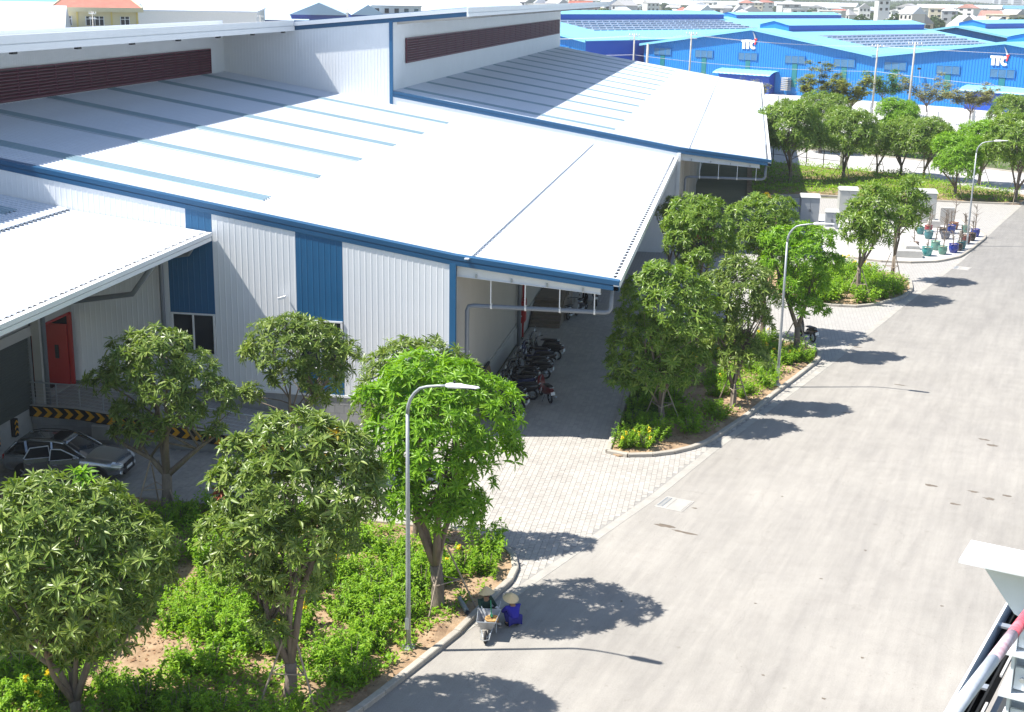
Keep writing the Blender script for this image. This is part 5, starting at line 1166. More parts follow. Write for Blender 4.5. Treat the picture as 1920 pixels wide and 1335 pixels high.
# ---------------------------------------------------------------- potted bare shrubs
def pot(label, x, y, col, r, h, hs, seed, z=.11):
    rr = random.Random(seed); t = thing('potted_shrub', label, 'potted plant', (x, y, z), 0, 'glazed pots on the island', local=True)
    m = M('glazed '+label, col, .22, coat=.4, var=.12, scale=6)
    MB().lathe([(.0,.0),(r*.62,0),(r*.72,h*.06),(r*.93,h*.4),(r*1.0,h*.68),(r*.9,h*.88),(r*1.0,h*.93),(r*1.0,h),(r*.88,h),(r*.84,h*.86),(.0,h*.86)], 18).obj('pot', m, t, True)
    MB().disc((0,0,h*.885),(0,0,1),r*.84,.03,14).obj('soil', m_soil, t)
    g = MB()
    for k in range(rr.choice((1,1,2))):
        a = rr.uniform(0,6.28); x0, y0 = .06*math.cos(a), .06*math.sin(a); tp = (x0+rr.uniform(-.15,.15), y0+rr.uniform(-.15,.15), h+hs)
        g.tube([(x0,y0,h*.85),((x0+tp[0])/2+.03,(y0+tp[1])/2,h+hs*.5),tp],[.045,.035,.015],5)
        for j in range(16):
            t_ = rr.uniform(.15,.95); q = (x0+(tp[0]-x0)*t_, y0+(tp[1]-y0)*t_, h+hs*t_); b = rr.uniform(0,6.28); L_ = hs*rr.uniform(.15,.42)*(1.1-t_*.6)
            g.tube([q,(q[0]+L_*math.cos(b),q[1]+L_*math.sin(b),q[2]+L_*.7)],[.02,.008],4)
    g.obj('branches', m_trunk, t)
teal, dteal, blue, navy, maroon, black_, sage, greyp, pink = (.045,.24,.235), (.03,.15,.17), (.010,.028,.24), (.015,.03,.12), (.09,.018,.014), (.014,.013,.014), (.13,.29,.235), (.11,.12,.15), (.24,.03,.04)
for i, (x, y, c, r, h, hs, lb) in enumerate([(13.6,100.7,teal,.46,.75,.5,'teal pot nearest the island front with a low tangled shrub'),(14.5,103.3,sage,.42,.78,1.0,'pale green pot in the second row with a thin stem'),(14.8,101.6,(.09,.23,.18),.40,.70,1.0,'green pot at the front with a single bare stem'),(15.7,102.5,blue,.43,.76,.9,'bright blue pot at the front right of the island'),(16.2,103.5,black_,.36,.62,.9,'black pot squeezed behind the bright blue one'),(16.5,104.2,dteal,.40,.68,1.1,'dark teal pot near the lamp foot'),(17.2,106.75,maroon,.43,.74,1.0,'maroon pot standing behind the lamp pole'),
      (17.8,108.2,black_,.42,.72,1.2,'black pot right of the lamp pole'),(18.4,110.2,blue,.42,.70,1.8,'blue pot with a tall stem right of the lamp'),(16.7,111.4,(.015,.04,.22),.46,.74,1.1,'blue pot at the back before the brown one'),(15.9,108.5,greyp,.45,.66,1.6,'grey blue pot with a bushy bare shrub mid island'),(14.6,108.2,dteal,.42,.74,1.7,'teal pot left of the grey blue one'),(14.2,110.2,(.035,.18,.19),.38,.66,1.5,'teal pot partly behind the island tree'),(15.0,111.6,pink,.38,.60,1.5,'pinkish red pot before the white cabinet'),(17.2,113.4,(.17,.05,.025),.46,.66,1.9,'brown pot at the back of the island'),(16.0,110.6,black_,.36,.6,1.3,'black pot behind the grey blue one'),(13.0,103.3,(.12,.07,.05),.40,.62,.9,'dark brown pot behind the teal front one'),(17.9,112.0,sage,.34,.66,.9,'pale green pot behind the lamp pole')]):
    pot(lb, x, y, c, r*.86, h*.88, hs*1.1, i)
# ---------------------------------------------------------------- cabinets and slabs on the far apron
m_cab = M('pale grey enamel', (.44,.45,.425), .5, var=.04, scale=2); m_cab2 = M('grey cabinet', (.36,.385,.41), .5, var=.04)
def cabinet(label, x, y, w, d, h, rz, m, z=0):
    t = thing('electrical_cabinet', label, 'cabinet', (x, y, z), rz, 'electrical cabinets on the apron', local=True)
    MB().box(-w/2,w/2,-d/2,d/2,.15,h).obj('body', m, t); MB().box(-w/2-.1,w/2+.1,-d/2-.1,d/2+.1,0,.15).obj('base', m_conc, t)
    g = MB(); g.add([(-w/2-.08,-d/2-.08,h),(w/2+.08,-d/2-.08,h),(w/2+.08,d/2+.08,h),(-w/2-.08,d/2+.08,h),(-w/2-.02,-d*.2,h+.22),(w/2+.02,-d*.2,h+.22),(w/2+.02,d*.2,h+.22),(-w/2-.02,d*.2,h+.22)],[(0,3,2,1),(4,5,6,7),(0,1,5,4),(1,2,6,5),(2,3,7,6),(3,0,4,7)]); g.obj('roof', m_cab, t)
    for s in (-1, 1):
        dd = MB().box(s*w*.25-w*.235,s*w*.25+w*.235,-d/2-.025,-d/2,.25,h-.12).obj('door', m, t); MB().box(s*.06-.015,s*.06+.015,-d/2-.06,-d/2-.025,h*.5,h*.5+.2).obj('handle', m_dark, dd)
cabinet('grey electrical cabinet with a pale roof left of the third island', 5.6, 113.6, 1.5, 1.6, 2.3, .05, m_cab2)
cabinet('tall white cabinet half hidden behind the third island trees', 8.9, 117.0, 1.5, 1.5, 2.55, .05, m_cab)
cabinet('wide cream cabinet behind the potted plants', 14.9, 117.0, 2.2, 2.0, 2.5, .05, m_cab, .11)
cabinet('low grey kiosk between the cabinets', 7.3, 111.0, 1.0, .8, 1.5, .05, m_cab2)
for i, (x, y, z, w, d, h, lb) in enumerate([(12.2,99.9,.11,1.9,.9,.45,'long concrete slab block at the front of the pot island'),(16.9,115.6,.11,1.2,.5,1.4,'upright grey concrete panel behind the brown pot'),(15.7,114.0,.11,1.0,.7,.5,'grey concrete block before the cream cabinet'),(12.6,102.6,.11,1.0,2.6,.5,'sloping concrete block beside the dark brown pot'),(6.6,109.6,0,2.0,1.0,.35,'flat grey slab at the foot of the low kiosk')]):
    t = thing('concrete_block', lb, 'block', (x,y,z), .05, 'concrete blocks on the apron', local=True)
    MB().cbox((0,0,h/2),(w,d,h),0,0,.97).obj('block', m_conc, t); MB().cbox((0,0,h+.02),(w*.9,d*.9,.04)).obj('cap', m_conc, t)
# ---------------------------------------------------------------- steel frame beside the camera
m_sprim = M('white primed steel', (.70,.74,.77), .5, var=.05, scale=6)
cl = thing('steel_column', 'white primed steel column with a corbel plate and bolted splices at the right edge', 'column', (1.65,6.55,14))
e1, e2 = Vector((.72,-.27,0)).normalized(), Vector((.34,.94,0)).normalized()     # along the corbel / across it
o_ = Vector((1.23,6.67,15.5))
def Q(a, b, z): p = o_+e1*a+e2*b; return (p.x, p.y, z)
def slab(a0, a1, b0, b1, z0, z1):
    return MB().add([Q(a0,b0,z0),Q(a1,b0,z0),Q(a1,b1,z0),Q(a0,b1,z0),Q(a0,b0,z1),Q(a1,b0,z1),Q(a1,b1,z1),Q(a0,b1,z1)],[(0,3,2,1),(4,5,6,7),(0,1,5,4),(1,2,6,5),(2,3,7,6),(3,0,4,7)])
slab(0,.75,-.15,.15,15.485,15.5).obj('corbel_plate', m_sprim, cl)
g = MB(); g.add([Q(.06,-.01,15.484),Q(.75,-.01,15.484),Q(.75,-.01,15.0),Q(.27,-.01,15.22),Q(.06,.01,15.484),Q(.75,.01,15.484),Q(.75,.01,15.0),Q(.27,.01,15.22)],[(0,1,2,3),(4,7,6,5),(0,3,7,4),(3,2,6,7)]); g.obj('corbel_web', m_sprim, cl)
slab(.30,.315,-.13,.13,0,15.23).obj('flange', m_sprim, cl); slab(.64,.655,-.13,.13,0,15.48).obj('flange', m_sprim, cl); slab(.315,.64,-.008,.008,0,15.48).obj('web', m_sprim, cl)
for z in (15.06, 14.83, 14.6, 14.3):
    slab(.26,.66,-.16,.16,z,z+.014).obj('splice_plate', m_sprim, cl)
    pl = slab(.32,.52,-.10,-.085,z+.03,z+.15).obj('cleat', m_sprim, cl)
    for a in (.36,.46):
        p = Vector(Q(a,-.105,z+.09)); MB().disc(p,(-.34,-.94,0),.013,.03,6).obj('bolt', m_steel, pl)
slab(.52,.62,.1,.11,15.5,15.75).obj('gusset', m_sprim, cl)
pp = thing('scaffold_pipe', 'red and white painted scaffold pipe crossing the lower right corner', 'pipe', (1.2,5.6,15.5))
a_, b_ = Vector((.708,3.922,16.006)), Vector((1.576,6.361,15.471)); m_pw = M('chalky white paint', (.62,.66,.72), .6, var=.15, scale=8); m_pr = M('red paint worn', (.62,.03,.06), .5, var=.2, scale=9, col2=(.8,.25,.3))
k_ = .56; m1 = a_.lerp(b_, k_); m0 = a_.lerp(b_, .38)
MB().tube([a_, m0], .024, 14).obj('white_length', m_pw, pp, True); MB().tube([m0, m1], .0241, 14).obj('worn_length', M('white paint with red flecks', (.60,.30,.36), .6, var=.3, scale=14, col2=(.68,.66,.72)), pp, True); MB().tube([m1, b_], .024, 14).obj('red_length', m_pr, pp, True)
gb = thing('eaves_gutter', 'black eaves gutter with pale brackets on the unfinished building at the lower right', 'gutter', (3.3,16.5,9.5))
gd = Vector((1.2,3.12,0)).normalized(); gn = Vector((gd.y,-gd.x,0)); g0 = Vector((2.75,15.1,10))-gd*4
def GQ(s, o, z): p = g0+gd*s+gn*o; return (p.x, p.y, z)
def glab(s0, s1, o0, o1, z0, z1):
    return MB().add([GQ(s0,o0,z0),GQ(s1,o0,z0),GQ(s1,o1,z0),GQ(s0,o1,z0),GQ(s0,o0,z1),GQ(s1,o0,z1),GQ(s1,o1,z1),GQ(s0,o1,z1)],[(0,3,2,1),(4,5,6,7),(0,1,5,4),(1,2,6,5),(2,3,7,6),(3,0,4,7)])
m_gut = M('black gutter paint', (.014,.015,.015), .75, spec=.2)
glab(0,16,0,.03,9.7,10.0).obj('outer_lip', m_white, gb); glab(0,16,.03,.30,9.70,9.72).obj('floor', m_gut, gb); glab(0,16,.10,.13,9.72,9.84).obj('fold', m_gut, gb); glab(0,16,.2,.22,9.72,9.9).obj('fold', m_gut, gb); glab(0,16,.30,.33,9.70,9.95).obj('inner_lip', m_gut, gb)
for i in range(8):
    s = 1.2+i*1.9; glab(s,s+.12,.02,.31,9.9,9.93).obj('bracket', m_steel, gb); glab(s+.4,s+1.5,.36,.39,9.93,9.96).obj('edge_strip', m_yard, gb)
fr = thing('unfinished_building', 'dark open roof frame with timber purlins below the camera at lower right', 'building', (6,17,0))
glab(0,16,.42,7,8.4,8.5).obj('deck', m_dark, fr); glab(0,16,.35,.42,.0,9.6).obj('wall', m_wallg, fr)
m_tim = M('timber purlin', (.42,.29,.15), .7, var=.15)
for i in range(7): s = 1+i*1.6; glab(s,s+.07,.45,5,9.05,9.14).obj('purlin', m_steel, fr)
for i in range(3): o = .75+i*.8; glab(0,16,o,o+.06,9.16,9.24).obj('batten', m_tim, fr)
glab(4.8,5.0,.5,1.4,8.9,9.0).obj('offcut', m_tim, fr)
# ================================================================ the blue factory and the town behind
m_tb = M('bright blue cladding', (.007,.195,.55), .55, var=.05, scale=.3); m_tr = M('pale blue roof sheet', (.20,.52,.70), .5, var=.04, scale=.1); m_tm = M('deep blue monitor', (.006,.10,.50), .5); m_td = M('shade toned blue wall', (.008,.07,.42), .55)  # m_td: cladding blue with the shade of sides turned from the sun painted in
m_tl = M('blue grey louvre', (.05,.17,.36), .5); m_sl = M('pale louvre slat', (.13,.31,.50), .5); m_tg = M('green translucent strip', (.015,.17,.19), .4); m_sol = M('solar cell', (.26,.30,.40), .2, objr=.14); m_solf = M('solar frame', (.5,.52,.55), .4, .5)
def T(u, v, z): return tt(u, v, z)
def TB(u0,u1,v0,v1,z0,z1):
    g = MB(); return g.add([T(u0,v0,z0),T(u1,v0,z0),T(u1,v1,z0),T(u0,v1,z0),T(u0,v0,z1),T(u1,v0,z1),T(u1,v1,z1),T(u0,v1,z1)],[(0,3,2,1),(4,5,6,7),(0,1,5,4),(1,2,6,5),(2,3,7,6),(3,0,4,7)])
def factory(label, u0, u1, v0, v1, ze_, za, wins=(), sign=None, strip=True, name='factory_building', mon=True, solar=None, awn=None, ribs=.55):
    uc = (u0+u1)/2; o = T(uc, v0, 0); t = thing(name, label, 'building', (o[0], o[1], 0))
    zf = lambda u: za-(za-ze_)*abs(u-uc)/((u1-u0)/2)
    n = int((u1-u0)/ribs); w = (u1-u0)/n; g = MB(); v = []; k = 0
    for i in range(n+1):                                        # ribbed gable wall
        for du, d in ((0,0),(w*.55,0),(w*.65,-.07),(w*.9,-.07)):
            u = min(u0+i*w+du, u1); v += [T(u,v0+d,0), T(u,v0+d,zf(u))]; k += 1
    g.add(v, [(2*i,2*i+2,2*i+3,2*i+1) for i in range(k-1)]); g.obj('gable_wall', m_tb, t)
    for u in (u0, u1): MB().add([T(u,v0,0),T(u,v1,0),T(u,v1,ze_),T(u,v0,ze_)],[(0,1,2,3)]).obj('side_wall', m_td, t)
    for s, (ua_, ub_) in enumerate(((u0-.6,uc),(uc,u1+.6))):
        za_, zb_ = (zf(u0)-.05, za) if s == 0 else (za, zf(u1)-.05); m_ = round(abs(v1-v0+1.4)/6); dv = (v1-v0+1.4)/m_
        for i in range(m_):
            a, b = v0-.9+i*dv, v0-.9+(i+1)*dv-.02
            MB().add([T(ua_,a,za_+.12),T(ub_,a,zb_+.12),T(ub_,b,zb_+.12),T(ua_,b,za_+.12),T(ua_,a,za_+.0),T(ub_,a,zb_+.0),T(ub_,b,zb_),T(ua_,b,za_)],[(0,1,2,3),(7,6,5,4),(0,4,5,1),(2,6,7,3),(1,5,6,2),(0,3,7,4)]).obj('roof_sheet', m_tr, t)
        MB().add([T(ua_,v0-.95,za_-.25),T(ub_,v0-.95,zb_-.25),T(ub_,v0-.95,zb_+.2),T(ua_,v0-.95,za_+.2),T(ua_,v0-.7,za_-.25),T(ub_,v0-.7,zb_-.25),T(ub_,v0-.7,zb_+.2),T(ua_,v0-.7,za_+.2)],[(0,1,2,3),(4,7,6,5),(3,2,6,7),(0,4,5,1)]).obj('rake_trim', m_tr, t)
    if mon:
        mv0, mv1, mw, mh = v0+7, v1-1.5, 3.4, 1.15
        mo = TB(uc-mw,uc+mw,mv0,mv1,za-.4,za+mh*.55).obj('roof_monitor', m_tm, t)
        for s in (-1, 1): MB().add([T(uc,mv0-.3,za+mh+.35),T(uc+s*(mw+.3),mv0-.3,za+mh*.62),T(uc+s*(mw+.3),mv1+.3,za+mh*.62),T(uc,mv1+.3,za+mh+.35)],[(0,1,2,3)]).obj('monitor_roof', m_tr, mo)
        MB().add([T(uc-mw,mv0-.02,za-.4),T(uc+mw,mv0-.02,za-.4),T(uc+mw,mv0-.02,za+mh*.6),T(uc,mv0-.02,za+mh+.3),T(uc-mw,mv0-.02,za+mh*.6)],[(0,1,2,3,4)]).obj('monitor_gable', m_tb, mo)
    for (wu, wz) in wins:
        wb = TB(wu-2.15,wu+2.15,v0-.16,v0-.02,wz-.68,wz+.68).obj('louvre_window', m_tl, t)
        for i in range(7): z = wz-.6+i*.18; TB(wu-2.1,wu+2.1,v0-.24,v0-.16,z,z+.07).obj('slat', m_sl, wb)
        f = TB(wu-2.25,wu+2.25,v0-.27,v0-.02,wz+.68,wz+.78)
        for du in (-2.2,-.75,.75,2.2): f2 = TB(wu+du-.05,wu+du+.05,v0-.265,v0-.03,wz-.68,wz+.68); f.add(f2.v, f2.f)
        f.obj('window_frame', m_tb, wb)
        if strip: TB(wu-.55,wu+.55,v0-.10,v0-.02,1.5,wz-.75).obj('translucent_strip', m_tg, t)
    if solar:
        (su0, su1, sv0, sv1) = solar; rows = 5; nv = 26; dv = (sv1-sv0)/nv; du = (su1-su0)/rows
        sg = -1 if su0 > uc else 1
        for i in range(rows):
            for j in range(nv):
                a, b = su0+i*du, su0+(i+1)*du-.4; c, d = sv0+j*dv, sv0+(j+1)*dv-.4
                MB().add([T(a,c,zf(a)+.22),T(b,c,zf(b)+.38),T(b,d,zf(b)+.38),T(a,d,zf(a)+.22),T(a,c,zf(a)+.15),T(b,c,zf(b)+.15),T(b,d,zf(b)+.15),T(a,d,zf(a)+.15)],[(0,1,2,3),(0,4,5,1),(2,6,7,3),(1,5,6,2),(0,3,7,4)]).obj('solar_panel', m_sol, t)
    return t, zf
def letters(parent, u, z, v, s, mat):
    """white TTC lettering with a red and white crescent above, standing off the wall"""
    def P(pts, m, d=.12):
        n = len(pts); g = MB(); g.add([T(u+x*s, v-.1-d, z+y*s) for x, y in pts]+[T(u+x*s, v-.1, z+y*s) for x, y in pts], [tuple(range(n)), tuple(range(2*n-1,n-1,-1))]+[(i,n+i,n+(i+1) % n,(i+1) % n) for i in range(n)])
        return g.obj('letter', m, parent)
    P([(0,.75),(0,1),(1.35,1),(1.3,.75),(.52,.75),(.52,0),(.16,0),(.16,.75)], mat)
    P([(.68,.72),(.68,0),(1.04,0),(1.04,.72)], mat)
    c = [(1.62+.47*math.cos(rad(a)), .48+.50*math.sin(rad(a))) for a in range(50,311,20)]; i_ = [(1.66+.20*math.cos(rad(a)), .48+.24*math.sin(rad(a))) for a in range(310,49,-20)]
    n = len(c)
    for q in range(n-1): P([c[q], c[q+1], i_[n-2-q], i_[n-1-q]], mat)
    # crescent
    o = [(1.42,1.95),(1.72,1.55),(1.93,1.15),(1.97,.8),(1.85,.45)]; i2 = [(1.75,.5),(1.78,.85),(1.74,1.15),(1.6,1.55)]
    P([o[0],o[1],o[2],i2[2],i2[3]], mat, .14); P([o[2],(2.12,1.13),(2.0,1.0),o[3],o[4],i2[0],i2[1],i2[2]], M('red sign', (.70,.05,.06), .5), .14)
m_sign = M('white sign', (.85,.85,.85), .5)
f1, z1_ = factory('bright blue gabled factory in the middle with a white sign and solar panels', -54.5, -.4, 0, 62, 8.1, 12.0, [(-49.5,6.85),(-38.9,6.8),(-28.3,6.75),(-17.5,6.65),(-6.8,6.5)], solar=(-19.0,-6.0,9.5,57))
letters(f1, -30.0, 8.2, 0, 1.75, m_sign)
f2, z2_ = factory('bright blue gabled factory on the right with a white sign', -.2, 48, 0, 62, 8.1, 11.3, [(3.6,6.45),(13.8,6.3),(23.7,6.2),(34,6.2),(44,6.2)])
letters(f2, 21.3, 7.5, 0, 1.6, m_sign)
f3, z3_ = factory('bright blue gabled factory on the left, half hidden by the white roof', -108, -56.5, -16, 62, 8.9, 12.9, [(-63,6.9),(-74,6.9)], solar=(-77.5,-65.5,-3,57))
f4, z4_ = factory('blue gabled factory in the second row behind the middle one', -158, -108.5, 130, 200, 8.2, 11.6, [])
letters(f4, -135, 8.0, 130, 1.7, m_sign)
f5, z5_ = factory('blue gabled factory in the second row behind the right one', -52, -4, 84, 150, 8.2, 12.0, [])
f6, z6_ = factory('blue gabled factory at the far right of the second row', -3, 46, 84, 150, 8.2, 11.4, [])
def awning(label, u0, u1, z, v=-.1):
    o = T((u0+u1)/2, v, 0); t = thing('awning', label, 'awning', (o[0], o[1], z), group='awnings on the blue factory')
    n = int((u1-u0)/.5); g = MB(); vv = []
    for i in range(n+1):
        u = u0+(u1-u0)*i/n; hh = .05*(i % 2)
        vv += [T(u,v,z+.6+hh), T(u,v-1.6,z+.35+hh), T(u,v-2.7,z-.05+hh), T(u,v-2.9,z-.3+hh)]
    g.add(vv, [(4*i+j,4*i+j+1,4*i+j+5,4*i+j+4) for i in range(n) for j in range(3)]); g.obj('curved_roof', m_tr, t)
    TB(u0+.8,u1-.8,v-1.8,v,0,z+.2).obj('annex_wall', m_td, t)
awning('curved pale blue awning below the middle factory sign', -34.5, -21, 3.7); awning('curved pale blue awning on the right factory', 17.5, 40, 3.4)
# vent outlet and low white wall of the yard
vt = thing('vent_grille', 'stack of grey louvre blades beside the middle awning', 'vent', T(-18.6,-1.2,0))
for i in range(7): TB(-19.4,-17.9,-1.5,-.3,.9+i*.36,1.1+i*.36).obj('blade', m_conc, vt)
yw = thing('yard_wall', 'long low white wall in front of the blue factory', 'wall', T(-10,-38,0))
for i in range(20):
    u = -60+i*5.5; TB(u,u+5.3,-40.2,-40,.0,.75).obj('panel', m_white, yw)
fe = thing('fence', 'white steel fence with tall posts before the factory yard', 'fence', T(10,-40,0))
for i in range(21):
    u = -60+i*5.5; TB(u-.22,u+.02,-40.35,-39.85,0,2.5 if i % 3 else 3.0).obj('post', m_white, fe)
for i in range(20):
    u = -60+i*5.5; g = MB()
    for k in range(18): b = TB(u+.2+k*.285,u+.24+k*.285,-40.12,-40.08,.75,2.3); g.add(b.v, b.f)
    for z in (.95,2.15): b = TB(u+.02,u+5.28,-40.13,-40.07,z,z+.06); g.add(b.v, b.f)
    g.obj('railing', m_white, fe)
# parking shed with dark opening on the far verge
ps = thing('parking_shed', 'low dark parking shed with a pale flat roof on the far verge', 'shed', (24.5,176,0), rad(-33), local=True)
MB().box(-7,7,-2.5,2.5,2.3,2.55).obj('roof', m_conc, ps); MB().box(-7,7,2.2,2.4,0,2.3).obj('back_wall', m_dark, ps)
for x in (-6.8,-2.3,2.3,6.8): MB().box(x-.1,x+.1,-2.4,-2.2,0,2.3).obj('post', m_steel, ps)
MB().box(-7,-6.85,-2.4,2.2,0,2.3).obj('side_wall', m_dark, ps); MB().box(6.85,7,-2.4,2.2,0,2.3).obj('side_wall', m_dark, ps)
# white corner fence panel by the warehouse corner
cf = thing('mesh_fence', 'dark wire fence with a thick post beside the far row of trees', 'fence', (9,150,0))
a0, a1 = Vector((1.5,156,0)), Vector((10.4,150.2,0))
for i in range(6): p = a0.lerp(a1, i/5); MB().box(p.x-.05,p.x+.05,p.y-.05,p.y+.05,0,2.2).obj('post', m_dark, cf)
for z in (.2,1.1,2.1): MB().tube([tuple(a0+Vector((0,0,z))), tuple(a1+Vector((0,0,z)))], .03, 5).obj('rail', m_dark, cf)
MB().box(10.3,10.7,150.0,150.4,0,3.3).obj('end_post', m_conc, cf)
# ---------------------------------------------------------------- power poles and wires
def power_pole(label, x, y, h, tx=0, ty=0, arm=True, r=.16):
    t = thing('power_pole', label, 'power pole', (x, y, 0), group='power poles before the blue factory', local=True)
    MB().tube([(0,0,0),(tx*.5,ty*.5,h*.5),(tx,ty,h)], [r*1.15,r,r*.75], 10).obj('pole', m_conc, t, True)
    if arm:
        for z in (h-.35,h-1.0): MB().bar((tx-1.1*.82,ty+1.1*.57,z),(tx+1.1*.82,ty-1.1*.57,z),.1,.1).obj('crossarm', m_steel, t)
        for k in (-1,-.4,.4,1): MB().lathe([(.05,0),(.09,.08),(.05,.14),(.08,.2),(0,.28)],8,(tx+k*.82,ty-k*.57,h-.3)).obj('insulator', m_white, t)
power_pole('left of the two tall concrete power poles before the blue factory', 19.3, 219.8, 11.3, .1)
power_pole('right of the two tall concrete power poles before the blue factory', 22.8, 202.5, 12.3, .15)
power_pole('concrete power pole behind the white roof, by the dark blue recess', -18.6, 225, 12.0, 0)
power_pole('slim concrete power pole in front of the blue gable, left of the sign', -9.4, 222, 12.5, .1)
power_pole('short white square post beside the dark blue recess', -16.6, 228, 10.3, 0, 0, False, .26)
def wire(label, p, q, sag, r=.018, n=14):
    pts = [(p[0]+(q[0]-p[0])*t, p[1]+(q[1]-p[1])*t, p[2]+(q[2]-p[2])*t-4*sag*t*(1-t)) for t in [i/n for i in range(n+1)]]
    tag(MB().tube(pts, r, 4).obj('power_line', m_cable), label, 'power line', 'power lines before the blue factory')
m_cable = M('pale cable', (.4,.42,.45), .5)
PP = [(-60,238,11.5),(-18.6,225,11.6),(-9.4,222,12.1),(19.4,219.8,11.0),(22.9,202.5,12.0),(75,176,11.8)]
for k in (-.9, 0, .9):
    for a, b in ((0,1),(1,2),(2,3),(3,5)): wire('thin power line strung across the front of the blue factory', (PP[a][0]+k*.82,PP[a][1]-k*.57,PP[a][2]), (PP[b][0]+k*.82,PP[b][1]-k*.57,PP[b][2]), .5 if a else 1.0)
wire('low thick cable sagging across the front of the blue factory', (-18.6,225,8.6), (19.4,219.8,7.2), .6, .03); wire('low thick cable from the left power pole to the right edge', (19.4,219.8,7.2), (75,178,6.6), 1.0, .03); wire('low thick cable at the left end behind the white roof', (-18.6,225,8.6), (-60,238,9.2), .8, .03)
for (u, z) in ((8.8,6.2),(-11.5,6.3)):
    fl_ = thing('flood_light', 'flood light on the blue wall '+('right of the second power pole' if u > 0 else 'left of the power poles'), 'flood light', T(u,-.3,z-2.4), group='flood lights on the factory wall')
    MB().tube([T(u,-.3,z-2.4),T(u,-.9,z)],.05,6).obj('arm', m_steel, fl_); MB().cbox(T(u,-1.1,z+.1),(.5,.4,.3),.9).obj('lamp', m_black, fl_)
# ---------------------------------------------------------------- left background
def block(name, label, x, y, rz, w, d, h, wm_, roof=None, rm_=None, wins=0, cat='building', group=None, rh=2.0, par=None, floors=1, z=0):
    t = thing(name, label, cat, (x, y, z), rz, group, local=True)
    MB().box(-w/2,w/2,-d/2,d/2,0,h).obj('wall', wm_, t)
    e = .04*w
    if roof == 'hip':
        g = MB(); r_ = max(.1,(w-d)/2*.9); v = [(-w/2-e,-d/2-e,h),(w/2+e,-d/2-e,h),(w/2+e,d/2+e,h),(-w/2-e,d/2+e,h),(-r_,0,h+rh),(r_,0,h+rh)]; g.add(v,[(0,1,5,4),(1,2,5),(2,3,4,5),(3,0,4),(0,3,2,1)]); g.obj('roof', rm_, t)
    elif roof == 'gable':
        g = MB(); v = [(-w/2-e,-d/2-e,h),(w/2+e,-d/2-e,h),(w/2+e,d/2+e,h),(-w/2-e,d/2+e,h),(0,-d/2-e,h+rh),(0,d/2+e,h+rh)]; g.add(v,[(0,4,5,3),(1,2,5,4),(0,1,4),(2,3,5),(0,3,2,1)]); g.obj('roof', rm_, t)
    elif roof == 'gabley':
        g = MB(); v = [(-w/2-e,-d/2-e,h),(w/2+e,-d/2-e,h),(w/2+e,d/2+e,h),(-w/2-e,d/2+e,h),(-w/2-e,0,h+rh),(w/2+e,0,h+rh)]; g.add(v,[(0,1,5,4),(2,3,4,5),(0,4,3),(1,2,5),(0,3,2,1)]); g.obj('roof', rm_, t)
    else: MB().box(-w/2-.25,w/2+.25,-d/2-.25,d/2+.25,h,h+.35).obj('roof', rm_ or wm_, t)
    if wins:
        for f_ in range(floors):
            for i in range(wins):
                x_ = -w/2+w*(i+.5)/wins; z_ = h-1.2-f_*3.2
                wd = MB().box(x_-w/wins*.22,x_+w/wins*.22,-d/2-.06,-d/2-.01,z_-.75,z_+.65).obj('window', m_glass, t); MB().box(x_-w/wins*.22-.1,x_+w/wins*.22+.1,-d/2-.1,-d/2-.02,z_+.65,z_+.78).obj('lintel', m_white, wd)
    return t
m_cream = M('cream plaster', (.72,.64,.42), .8, var=.04); m_lem = M('yellow plaster', (.75,.60,.20), .8); m_tile = M('red roof tile', (.46,.15,.11), .7, var=.15, scale=.8); m_wh = M('white plaster', (.70,.70,.68), .85, var=.06); m_db = M('dark blue cladding', (.012,.045,.30), .55); m_lb = M('light blue grey roof', (.42,.56,.70), .5); m_grn = M('green roof sheet', (.12,.35,.33), .6)
yh = thing('yellow_house', 'cream and yellow house with a hipped red tile roof behind the warehouse roof', 'house', (-122.2,248.5,0), math.atan2(6.1,12.5), local=True)
MB().box(-8.2,6.4,-7,7,0,13.3).obj('wall', m_cream, yh); MB().box(-9.2,7.4,-8,8,13.3,14.1).obj('eave_band', m_cream, yh)
g = MB(); g.add([(-9.0,-7.8,14.1),(7.2,-7.8,14.1),(7.2,7.8,14.1),(-9.0,7.8,14.1),(-3.4,0,18.2),(1.8,0,18.2)],[(0,1,5,4),(1,2,5),(2,3,4,5),(3,0,4)]); rf = g.obj('roof', m_tile, yh)
MB().tube([(7.2,-7.8,14.12),(1.8,0,18.25)],.16,6).obj('hip_ridge', m_cream, rf); MB().tube([(-9.0,-7.8,14.12),(-3.4,0,18.25)],.16,6).obj('hip_ridge', m_cream, rf)
for x in (-8.1,-4.5,1.6,6.2): MB().box(x-.16,x+.16,-7.15,-7.0,0,13.3).obj('pilaster', m_lem, yh)
for x, w, n in ((-6.3,.8,2),(-1.4,1.6,4),(4.0,.8,2)):
    for fz in (11.7, 8.3):
        wd = MB().box(x-w,x+w,-7.08,-7.01,fz-.85,fz+.75).obj('window', m_glass, yh); f = MB()
        for k in range(n+1): q = x-w+2*w*k/n; f.box(q-.07,q+.07,-7.14,-7.06,fz-.9,fz+.8)
        f.box(x-w,x+w,-7.13,-7.05,fz+.25,fz+.35); f.obj('window_frame', m_white, wd)
for y, z in ((-3.5,11.2),(3.2,11.4)): MB().box(6.41,6.48,y-.3,y+.3,z-.5,z+.5).obj('side_window', m_glass, yh)
block('white_warehouse', 'huge white roofed warehouse left of the yellow house', -136.0, 212, rad(26), 42, 40, 10.4, m_wh, 'gabley', m_roof, rh=4.2)
block('white_warehouse', 'wide white roofed warehouse right of the yellow house', -138, 335, rad(18), 30, 60, 12.4, m_wh, None, m_roof)
